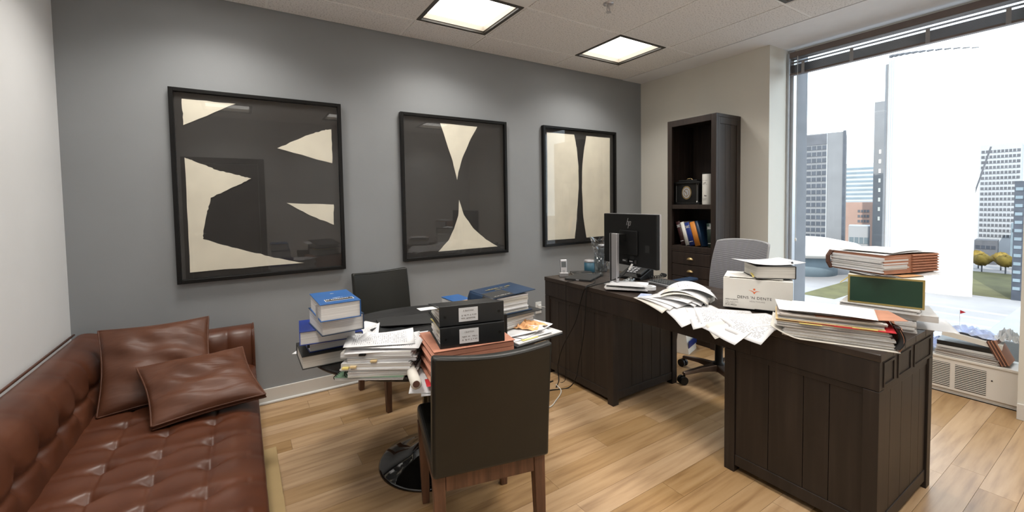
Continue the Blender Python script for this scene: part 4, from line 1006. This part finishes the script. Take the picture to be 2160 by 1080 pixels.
def stroke(x0,y0,x1,y1,w=.0018): a, c = Vector((x0,y0)), Vector((x1,y1)); d = (c-a); L_ = d.length; d /= L_; q = lo_+pu*((a.x+c.x)/2)+up*((a.y+c.y)/2); lg.obox(q, pu*(d.x*L_/2)+up*(d.y*L_/2), pu*(-d.y*w)+up*(d.x*w), pn*.0005)
sl_ = .34
for x, y0, y1 in ((-.016,-.014,.036),(-.001,-.014,.010),(.006,-.036,.010),(.021,-.014,.010)): stroke(x+sl_*y0,y0,x+sl_*y1,y1)
stroke(-.016+sl_*.012,.012,-.001+sl_*.012,.012); stroke(.006+sl_*.012,.012,.021+sl_*.012,.012); stroke(.006-sl_*.014,-.015,.021-sl_*.014,-.015)
lg.build('logo', 'silver', sh)
# cable with white plug looping over the stand and down the desk front
cb = thing('monitor_cable', 'black cable with white plug hanging from the monitor down the desk front', 'cable', (2.2,2.05,DT))
def spline(pts, n=10):
    P = [Vector(p) for p in pts]; P = [P[0]*2-P[1]]+P+[P[-1]*2-P[-2]]; out = []
    for a, b, c, d in zip(P, P[1:], P[2:], P[3:]):
        for k in range(n):
            t = k/n; out.append(.5*((2*b)+(c-a)*t+(2*a-5*b+4*c-d)*t*t+(3*b-a-3*c+d)*t**3))
    out.append(P[-2]); return out
off = Vector((2.2,2.05,DT))
def rel(pts): return [Vector(p)-off for p in pts]
B().tube(spline(rel([(2.275,2.035,.905),(2.235,2.05,.86),(2.18,2.12,.815),(2.10,2.18,.788),(2.045,2.22,.765),(2.04,2.26,.68),(2.035,2.32,.50),(2.03,2.46,.28),(2.03,2.52,.12),(2.02,2.50,.008),(1.93,2.42,.006)])), .004, 8).build('cord', 'black_plastic', cb, smooth=True)
B().obox(Vector((2.288,2.025,.918))-off, Vector((.008,-.010,.022)), Vector((.004,.006,0)), Vector((-.004,.0025,.0025))).build('plug', 'white_plastic', cb, bevel=.002)
c2 = thing('power_cord', 'black power cord crossing the desk edge and trailing to the floor', 'cable', (2.2,2.05,DT))
B().tube(spline(rel([(2.30,2.34,.81),(2.24,2.32,.80),(2.16,2.25,.785),(2.052,2.215,.779),(2.038,2.205,.74),(2.035,2.21,.62),(2.03,2.23,.42),(2.03,2.28,.22),(2.02,2.30,.10),(2.0,2.36,.008),(1.88,2.40,.006),(1.78,2.44,.006),(1.84,2.50,.006),(1.98,2.52,.006)])), .0038, 8).build('cord', 'black_plastic', c2, smooth=True)
c3 = thing('thin_cord', 'thin black cord hanging close to the left desk corner', 'cable', (2.2,2.05,DT))
B().tube(spline(rel([(2.20,2.43,.780),(2.12,2.43,.779),(2.052,2.43,.778),(2.042,2.43,.74),(2.04,2.43,.45),(2.038,2.44,.12),(2.03,2.46,.006),(1.93,2.58,.005),(1.90,2.66,.005)])), .0022, 6).build('cord', 'black_plastic', c3, smooth=True)
# desk phone
ph = thing('desk_phone', 'black desk phone behind the monitor stand', 'phone', (2.60,2.25,DT), math.radians(100))
B().prism([(-.10,0),(.10,0),(.10,.022),(-.10,.085)], lambda a,c: (-.10,a,c), lambda a,c: (.10,a,c)).build('body', 'black_plastic', ph, bevel=.006)
B().prism([(-.09,.086),(.09,.030),(.092,.052),(.03,.072),(-.03,.090),(-.088,.112)], lambda a,c: (-.10,a,c), lambda a,c: (-.055,a,c)).build('handset', 'black_plastic', ph, bevel=.012, seg=3)
bmt = Matrix.Translation((.02,0,.052)) @ Matrix.Rotation(math.radians(-17.5),4,'X')
for i in range(3):
    for j in range(4): B().box(-.03+.03*i-.01,-.03+.03*i+.01,-.06+.03*j-.009,-.06+.03*j+.009,.003,.008).xf(bmt).build('key', 'gray_plastic', ph)
hp_ = []
for i in range(150):
    f = i/149; a = 2*PI*18*f; r = .009
    c = Vector((2.63+.20*f-.02*math.sin(PI*f), 2.16-.10*math.sin(PI*f*1.1), DT+.012+.018*math.sin(PI*f)))
    hp_.append(c+Vector((r*math.sin(a)*.4, r*math.cos(a), r*math.sin(a)))-off)
cc = thing('coiled_cord', 'black coiled handset cord lying behind the monitor', 'cable', (2.2,2.05,DT)); B().tube(hp_, .0028, 5).build('coil', 'black_plastic', cc, smooth=True)
# mouse and keyboard
def mouse(label, x, y, rot, m1):
    t = thing('computer_mouse', label, 'mouse', (x,y,DT+.001), rot, 'computer mice on the desk')
    shade_auto(B().grid(lambda u,v: (.031*math.cos(2*PI*u)*math.sin(PI/2*v)**.6, .055*math.sin(2*PI*u)*math.sin(PI/2*v)**.6, .038*math.cos(PI/2*v)**.8*(1-.15*math.sin(2*PI*u))), 28, 10, closed_u=True).build('shell', m1, t), 60)
    B().tube([(0,.03,.024),(0,.042,.022)], .006, 8).build('wheel', 'gray_plastic', t)
mouse('glossy black mouse beside the monitor stand', 2.43, 2.145, 1.9, 'black_gloss')
mouse('second dark mouse in front of the black one', 2.345, 2.105, 1.4, 'screen_gray')
kb = thing('keyboard', 'grey keyboard half hidden behind loose papers', 'keyboard', (2.54,1.83,DT), math.radians(-97))
B().box(-.215,.215,-.07,.07,0,.016).build('tray', 'gray_plastic', kb, bevel=.004)
kmesh = B().taper((0,0,.016),(0,0,.024),.0165,.0165,.013,.013).mesh('key', ['screen_gray'])
for r in range(5):
    for c in range(20): part(None, kmesh, 'key', kb, (-.20+.021*c, -.05+.0235*r, 0))
sheet('white mouse-side notepad lying under the black mouse', 2.42, 2.06, DT+.0006, .5, .14, .10, None, 'paper', group='loose sheets on the desk')
# paper bundle left of the cables
t = stack('paper_stack', 'folded bundle of white paper in front of the monitor stand', 2.205, 1.985, DT+.0105, .17, .27, .016, math.radians(38), 6, .008, ('paper','pages_white'), seed=51)
sheet('white sheet spread over the bundle in front of the stand', 2.20, 1.98, DT+.029, math.radians(30), .17, .26, lambda u,v: .016*(u-.5)**2*4-.004*v, 'paper', group='loose sheets on the desk')
t = thing('tape_roll', 'roll of white paper tape lying on the papers', 'tape', (2.29,1.865,DT+.012), 0)
B().lathe([(.022,0),(.042,0),(.042,.022),(.022,.022),(.022,0)], 36, cap=False).build('roll', 'paper', t)
t = thing('blister_pack', 'light blue printed packet on the desk edge', 'packet', (2.135,1.775,DT), .5); B().box(-.055,.055,-.035,.035,0,.008).build('packet', 'plastic_blue', t, bevel=.002)
# fanned, curling pile in the middle of the desk
fan = [(2.10,1.625,-.50,.014),(2.12,1.615,-.36,.022),(2.135,1.60,-.24,.031),(2.165,1.585,-.08,.038),(2.18,1.575,.06,.046),(2.20,1.565,.16,.053),(2.215,1.55,.30,.061),(2.245,1.555,.10,.068),(2.285,1.555,.46,.078)]
fl = ['lowest sheet of the curling pile at the desk edge','sheet drooping over the desk edge in the curling pile','sheet twisted sideways in the curling pile','sheet folded back in the curling pile','sheet fanned towards the keyboard','curled printed sheet in the middle of the pile','sheet curling towards the white carton','arched sheet over the pile beside the carton','topmost arched printed sheet beside the keyboard']
for k, (x, y, r, A) in enumerate(fan):
    sheet(fl[k], x, y, DT+.002+.0012*k, math.radians(194.5)+r, .205, .262, (lambda u,v,A=A,k=k: A*(math.sin(PI*min(1,.10+.9*v))**.8)*(1-.35*u*(1 if k < 6 else .3))+(.02*v*v if k in (3,8) else 0)+.004*math.sin(6*u+k)*math.sin(4*v+k)+.003), 'printed_sparse' if k in (5,8,3) else ('paper_warm' if k in (0,6) else 'paper'), DX0-.01 if k < 4 else None, 30, 'sheets in the curling pile on the desk')
t = thing('small_carton', 'small white carton under the curling papers', 'box', (2.33,1.475,DT), .3); B().box(-.045,.045,-.03,.03,0,.030).build('carton', 'carton_white', t, bevel=.002)
sheet('yellow note sticking out under the curling pile', 2.08, 1.60, DT+.0006, .6, .08, .06, None, 'paper_yellow', group='loose sheets on the desk', name='sticky_note')
# sheets under the carton drooping over the desk front
low = [(2.085,1.385,1.05,'paper'),(2.09,1.27,.75,'printed_sparse'),(2.055,1.14,1.30,'paper'),(2.075,1.18,.95,'paper_warm'),(2.115,1.24,.70,'printed'),(2.09,1.06,1.40,'printed'),(2.13,1.105,1.05,'printed')]
ll = ['lowest drooping sheet left of the carton','sheet drooping below the carton corner','lowest sheet hanging furthest over the desk front','plain sheet under the printed ones before the carton','large printed sheet in front of the carton','printed sheet hanging over the desk front near the folders','topmost printed sheet before the carton']
for k, (x, y, r, m) in enumerate(low):
    sheet(ll[k], x, y, DT+.0012+.0013*k, r, .216, .279, (lambda u,v,k=k: .004*math.sin(4*u+k)**2*v), m, DX0-.004, 27+1.5*k, 'sheets drooping over the desk front')
# carton with lettering
bxr = math.radians(-64.3); bc = Vector((2.418,1.232,DT+.0125))
bx_ = thing('carton', "white carton printed DENS 'N DENTE HEALTHCARE on the desk", 'box', bc, bxr)
bwid, bdep, bhei = .322, .225, .162
ctn = B().box(-bwid/2,bwid/2,-bdep/2,bdep/2,0,bhei).build('carton', 'carton_white', bx_, bevel=.002)
B().obox((-.02,.0,bhei+.006),(.138,0,.0),(0,.10,.0),(0,0,.001)).build('flap', 'carton_white', bx_)
B().prism([(-bwid/2,bhei),(-bwid/2+.03,bhei+.006),(-bwid/2+.03,bhei)], lambda a,c: (a,-bdep/2,c), lambda a,c: (a,bdep/2,c)).build('flap', 'carton_white', bx_)
fy = -bdep/2-.0004
def fm(x, z): return basis((x,fy,z), (1,0,0), (0,0,1))
lettering("DENS 'N DENTE", .0205, fm(-.012,.062), 'black_ink', bx_, spacing=1.12); lettering('HEALTHCARE', .0108, fm(.002,.043), 'gray_ink', bx_, spacing=1.1)
lettering("DENS 'N DENTE", .0085, fm(-.150,.045), 'black_ink', bx_, align='LEFT', thick=.0004)
for k, w_ in enumerate((.064,.048,.054)): scribble(bx_, (-.150,fy,.031-.0085*k), (1,0,0), (0,0,1), w_, .0045, 'gray_ink' if k < 2 else 'black_ink', 70+k)
lettering('f', .014, fm(.100,.0205), 'carton_white', bx_, thick=.0009)
B().box(.0945,.1055,fy-.0004,fy+.0004,.014,.027).build('social_icon', 'black_ink', bx_)
b = B()
for q in ((.110,.122,.0145,.0157),(.110,.122,.0253,.0265),(.110,.1112,.0157,.0253),(.1208,.122,.0157,.0253)): b.box(q[0],q[1],fy-.0004,fy+.0004,q[2],q[3])
b.lathe([(.0022,-.0004),(.0034,-.0004),(.0034,.0004),(.0022,.0004)], 16, cap=False).v
b.v[-64:] = [(x+.116, fy+z, y+.0205) for x, y, z in b.v[-64:]]
b.build('social_icon', 'gray_ink', bx_); scribble(bx_, (.078,fy,.006), (1,0,0), (0,0,1), .066, .0045, 'gray_ink', 75)
# logo: orange dot over a winged V
B().prism([(.0052*math.cos(2*PI*i/20),.0052*math.sin(2*PI*i/20)) for i in range(20)], lambda a,c: (a-.012,fy-.0003,c+.109), lambda a,c: (a-.012,fy+.0003,c+.109)).build('logo', 'orange_ink', bx_)
lv = [(0,-.0125),(.006,-.002),(.013,.002),(.027,.0035),(.012,.0045),(.004,.002),(0,-.002),(-.004,.002),(-.012,.006),(-.027,.008),(-.013,.003),(-.006,-.002)]
B().prism(lv, lambda a,c: (a-.012,fy-.0003,c+.0955), lambda a,c: (a-.012,fy+.0003,c+.0955)).build('logo', 'orange_ink', bx_)
B().box(-.01,.10,fy-.001,fy+.0005,-.001,.004).build('handle_slot', 'void_black', bx_)
t = book('law_book', 'thick cream edged book lying on the white carton', 2.44, 1.185, DT+.183, .19, .20, .068, math.radians(-44), 'black_card', 'x+', 'pages')
sheet('white sheet laid on the book on the carton', 2.455, 1.20, DT+.2525, math.radians(-30), .28, .216, lambda u,v: .003+.010*(2*u-1)**2, 'paper', group='loose sheets on the desk')
t = thing('binder_clip', 'small black binder clip on the sheet above the book', 'clip', (2.48,1.085,DT+.262), .3); B().prism([(-.006,0),(.006,0),(0,.008)], lambda a,c: (-.010,a,c), lambda a,c: (.010,a,c)).build('clip_body', 'black_plastic', t)
B().tube([(-.006,.004,.004),(-.004,.018,.004),(.004,.018,.004),(.006,.004,.004)], .0008, 5).build('wire', 'silver', t)
sheet('yellow note poking from the book on the carton', 2.352, 1.205, DT+.186, math.radians(-44), .05, .04, lambda u,v: .02*(1-u)*v, 'paper_yellow', group='loose sheets on the desk', name='sticky_note')
# big expanding folder, front right corner of the desk
fr_ = math.radians(-66.3); fc = Vector((2.185,.805,DT))
def fstack(name, label, z, w, d, h, mats, n, dx=0, dy=0, dr=0, seed=1, warp=0, jit=.005, cat='papers'):
    t = thing(name, label, cat, (fc.x+dx,fc.y+dy,DT+z), fr_+dr, 'stacked files on the desk corner')
    slabs(w,d,h,n,jit,mats,random.Random(seed),warp).build('pages', list(mats), t); return t
t = thing('document_folder', 'open black folder with cream lining under the big file stack', 'folder', (fc.x,fc.y,DT+.001), fr_)
B().grid(lambda u,v: (-.215+.43*u, -.135+.27*v, .045*max(0,(.25-u)/.25)**1.6), 24, 4).build('cover', 'paper_warm', t, solid=.002, smooth=True)
B().grid(lambda u,v: (.212+.012*math.sin(PI*v)+.01*math.sin(9*u)*v, -.13+.26*u, .002+.085*v), 14, 8).build('end_flap', 'kraft', t, solid=.002)
B().grid(lambda u,v: (.205+.016*math.sin(PI*v)+.008*math.sin(11*u+1), -.136+.05*u, .01+.085*v), 8, 10).build('torn_edge', 'black_card', t, solid=.002)
fstack('paper_stack', 'thick white document block at the bottom of the big file stack', .004, .375, .25, .042, ('pages_white','pages_gray','paper_warm'), 12, .012, -.012, seed=61)
fstack('paper_stack', 'grey edged documents in the middle of the big file stack', .0465, .385, .24, .022, ('pages_gray','pages_white'), 7, -.004, .006, .02, 62)
for k, (m, lb, dz, dx, dr) in enumerate((('manila','manila folder in the big file stack',.069,-.01,.0),('red_paper','red folder edge in the big file stack',.0735,.02,-.03),('manila','second manila folder in the big file stack',.076,-.015,.03))):
    t = thing('file_folder', lb, 'folder', (fc.x+dx*.4,fc.y-dx,DT+dz), fr_+dr, 'stacked files on the desk corner'); B().box(-.185,.185,-.125,.12,0,.0022).build('cover', m, t)
    B().box(-.10+.09*k,-.02+.09*k,-.135,-.123,.0,.0022).build('tab', 'paper_yellow' if m == 'manila' else m, t)
fstack('paper_stack', 'pinkish grey files near the top of the big file stack', .0795, .36, .225, .022, ('pages_gray','paper','pages_brown'), 7, -.0, .01, .04, 63, jit=.008)
t = thing('file_folder', 'brown kraft folder corner under the top sheet of the file stack', 'folder', (fc.x+.03,fc.y-.045,DT+.102), fr_+.12); B().grid(lambda u,v: (-.12+.30*u,-.11+.23*v,.014*u*u*(1-v)), 8, 8).build('cover', 'kraft', t, solid=.001)
sheet('grey printed sheet second from the top of the file stack', fc.x-.005, fc.y+.06, DT+.1045, fr_+.10, .28, .216, lambda u,v: .010*(1-u)**2, 'printed_sparse', group='loose sheets on the desk')
sheet('white printed letter on top of the big file stack', fc.x-.01, fc.y-.01, DT+.1165, fr_-.06, .30, .216, lambda u,v: .004*math.sin(3*u), 'printed_sparse', group='loose sheets on the desk')
# pile behind with green file box and brown expanding file
stack('paper_stack', 'low stack of documents under the green file box', 2.60, .775, DT, .26, .29, .050, math.radians(15), 9, .008, ('pages_gray','pages_white','paper'), seed=71)
t = book('notebook', 'white covered notebook under the green file box, corner sticking out', 2.625, .725, DT+.0505, .24, .31, .028, math.radians(20), 'paper_gray', 'x-', 'pages_white', cat='notebook')
stack('paper_stack', 'thin papers between notebook and green file box', 2.595, .745, DT+.079, .22, .28, .022, math.radians(10), 5, .008, ('paper','pages_gray'), seed=72)
gr_ = math.radians(-74.5)
gb = thing('file_box', 'dark green file box with gold edging on the paper pile', 'box', (2.617,.738,DT+.1015), gr_)
B().box(-.134,.134,-.105,.105,0,.135).build('case', 'paper_warm', gb, bevel=.002)
B().box(-.1335,.1335,-.1062,-.1048,.001,.134).build('gold_edge', 'gold', gb); B().box(-.126,.126,-.1072,-.1060,.009,.126).build('green_front', 'green_card', gb)
B().obox((-.150,-.06,.10),(.016,0,.016),(0,.012,0),(.001,0,-.001)).build('pull_tab', 'paper_yellow', gb)
sheet('thin grey paper under the brown expanding file', 2.66, .76, DT+.238, math.radians(-35), .33, .25, lambda u,v: .010*(2*u-1)**2, 'paper_gray', group='loose sheets on the desk', name='newspaper')
sheet('second grey paper under the brown expanding file', 2.665, .755, DT+.2395, math.radians(-22), .33, .25, lambda u,v: .010*(2*u-1)**2, 'paper_gray', group='loose sheets on the desk', name='newspaper')
sheet('orange card peeping out below the brown expanding file', 2.60, .655, DT+.2415, math.radians(-19), .12, .05, None, 'orange_paper', group='loose sheets on the desk', name='orange_card')
er = math.radians(-19)
ef = thing('expanding_file', 'brown pleated expanding file on top of the green file box', 'folder', (2.685,.768,DT+.2505), er)
for k in range(7):
    z = k*.0125; b = B(); sag = .0
    b.prism([(-.163,z),(.163,z),(.163,z+.0118),(-.163,z+.0118)], lambda a,c: (a,-.122,c+.0), lambda a,c: (a,.13,c))
    b.prism([(z,-.122),(z+.0062,-.132),(z+.0124,-.122)], lambda zz,yy: (-.0,yy,zz), lambda zz,yy: (.165,yy,zz)); b.build('pleat', 'kraft', ef)
slabs(.15,.245,.070,10,.006,('pages_white','pages_gray','paper'),random.Random(81)).xf(Matrix.Translation((-.098,.0,.006))).build('pages', ['pages_white','pages_gray','paper'], ef)
B().tube([(-.168,.125,.0),(-.185,.128,.03),(-.186,.128,.06),(-.168,.125,.086)], .010, 6).build('end_roll', 'kraft_dark', ef)
B().grid(lambda u,v: (-.17+.33*u,-.128+.26*v,.0885+.008*math.sin(PI*u)), 10, 4).build('flap', 'paper_gray', ef, solid=.001)
sheet('grey sheet on top of the brown expanding file', 2.68, .765, DT+.250+.099, er+.15, .30, .22, lambda u,v: .004*math.sin(4*u), 'paper_gray', group='loose sheets on the desk')
sheet('white sheet trailing off the desk behind the file stacks', 2.70, .66, DT+.0012, .4, .216, .279, lambda u,v: .006*u, 'paper', group='loose sheets on the desk')

# ------------------------------------------------------------------ on the convector
CZ = .2625
cs = [('newspapers at the bottom of the sill pile',.20,.30,.036,'pages_brown',.0,10), ('grey files above the newspapers on the sill',.19,.29,.034,'pages_gray',.05,8)]
z = CZ
for k, (lb, w, d, h, m, r, n) in enumerate(cs):
    stack('paper_stack', lb, 4.235, .735, z, w, d, h, r, n, .006, (m,'pages_gray'), seed=90+k, group='paper piles on the window sill'); z += h+.0005
t = binder_t = thing('ring_binder', 'black binder lying in the sill pile', 'binder', (4.235,.74,z), .05); B().box(-.09,.09,-.14,.14,0,.004).box(-.09,-.086,-.14,.14,.004,.026).box(-.09,.09,-.14,.14,.026,.030).build('cover', 'black_vinyl', t); B().box(-.082,.08,-.13,.13,.005,.025).build('pages', 'pages', t); z += .031
t = thing('ring_binder', 'silver white binder tilted on the sill pile', 'binder', (4.23,.72,z), .08); t.rotation_euler = (.14,0,.08); t.location.z = z+.021; B().box(-.09,.09,-.14,.14,0,.004).box(-.09,-.086,-.14,.14,.004,.03).box(-.09,.09,-.14,.14,.03,.034).build('cover', 'carton_white', t); B().box(-.082,.08,-.13,.13,.005,.029).build('pages', 'pages_white', t)
crumple('plastic_sleeve', 'crumpled blue plastic sleeves on top of the sill pile', 'plastic bag', 4.245, .735, z+.055, .17, .26, .065, 14, 'plastic_blue')
crumple('plastic_sleeve', 'crumpled pale plastic bag at the right end of the sill', 'plastic bag', 4.25, .565, z+.055, .15, .10, .09, 15, 'paper_gray')
ef = thing('expanding_file', 'dark brown expanding file leaning at the right end of the sill', 'folder', (4.17,.555,CZ), 0); ef.rotation_euler = (math.radians(-24),0,0)
for k in range(6): B().box(-.028,.15,-.022+.0075*k,-.016+.0075*k,.009,.17).build('pleat', 'kraft_dark' if k % 2 else 'kraft', ef)
for k, (x, y, r, lb) in enumerate(((4.25,1.02,.3,'pale sheet on the sill left of the pile'),(4.24,1.06,-.2,'second pale sheet on the sill left of the pile'),(4.25,1.25,.1,'white sheet on the sill below the big curved tower'),(4.24,1.50,.2,'white sheet on the sill beside the carton'))):
    sheet(lb, x, y, CZ+.002+.004*k, r, .17, .24, lambda u,v,k=k: .02*u*v*(1+k % 2), 'paper', group='loose sheets on the window sill')
crumple('plastic_sleeve', 'crumpled lilac plastic sleeve on the sill behind the desk', 'plastic bag', 4.245, .95, CZ+.03, .17, .22, .10, 16, 'plastic_blue')
t = thing('red_flag', 'tiny red paper flag on a stick on the sill', 'flag', (4.32,.80,CZ+.0)); B().tube([(0,0,0),(0,0,.30)], .0012, 6).build('stick', 'white_plastic', t); B().grid(lambda u,v: (.0,-.03*u,.30-.028*v*(1-u)-.012*u), 4, 4).build('pennant', 'red_paper', t, solid=.0008)
sheet('red card on the sill beside the carton', 4.24, 1.72, CZ+.002, .2, .10, .12, None, 'red_paper', group='loose sheets on the window sill', name='red_card')

# ------------------------------------------------------------------ wall outlet and cords
ou = thing('wall_outlet', 'white wall outlet on the grey wall beside the desk', 'outlet', (2.475,Y1,.325))
B().box(-.036,.036,-.006,0,-.058,.058).build('plate', 'white_plastic', ou, bevel=.002)
for z in (-.022,.022): B().box(-.017,.017,-.008,-.005,z-.014,z+.014).build('socket', 'paper_gray', ou, bevel=.002)
wc = thing('phone_charger', 'white charger plugged into the wall outlet with its cord', 'charger', (2.475,Y1,.325))
B().box(-.014,.018,-.034,-.0085,-.004,.030).build('plug', 'white_plastic', wc, bevel=.003)
B().tube(spline([(.018,-.03,.014),(.06,-.04,.0),(.085,-.04,-.06),(.09,-.04,-.16),(.085,-.05,-.29),(.05,-.12,-.318),(-.05,-.3,-.320),(-.25,-.55,-.320),(-.45,-.62,-.320)]), .0026, 7).build('cord', 'white_plastic', wc, smooth=True)
t = thing('floor_cord', 'cream cord curling on the floor beside the desk', 'cable', (1.9,2.4,0))
B().tube(spline([(.06,.06,.005),(.02,-.05,.005),(-.10,-.14,.005),(-.2,-.19,.005),(-.32,-.16,.005),(-.38,-.02,.005)]), .004, 7).build('cord', 'paper_warm', t, smooth=True)
t = thing('portfolio', 'dark red folder standing on the floor behind the near chair', 'folder', (1.50,2.10,0), .35); B().obox((0,0,.115),(.13,0,0),(0,.006,.004),(0,-.02,.115)).build('cover', 'maroon_cover', t, bevel=.002); 
t = thing('shopping_bag', 'white and blue paper bag on the floor behind the desk', 'bag', (3.40,2.36,0), .3)
B().taper((0,0,0),(0,0,.26),.22,.12,.24,.05).build('bag', 'carton_white', t, bevel=.003); B().box(-.112,.112,-.061,-.058,.06,.12).build('stripe', 'royal_cover', t)
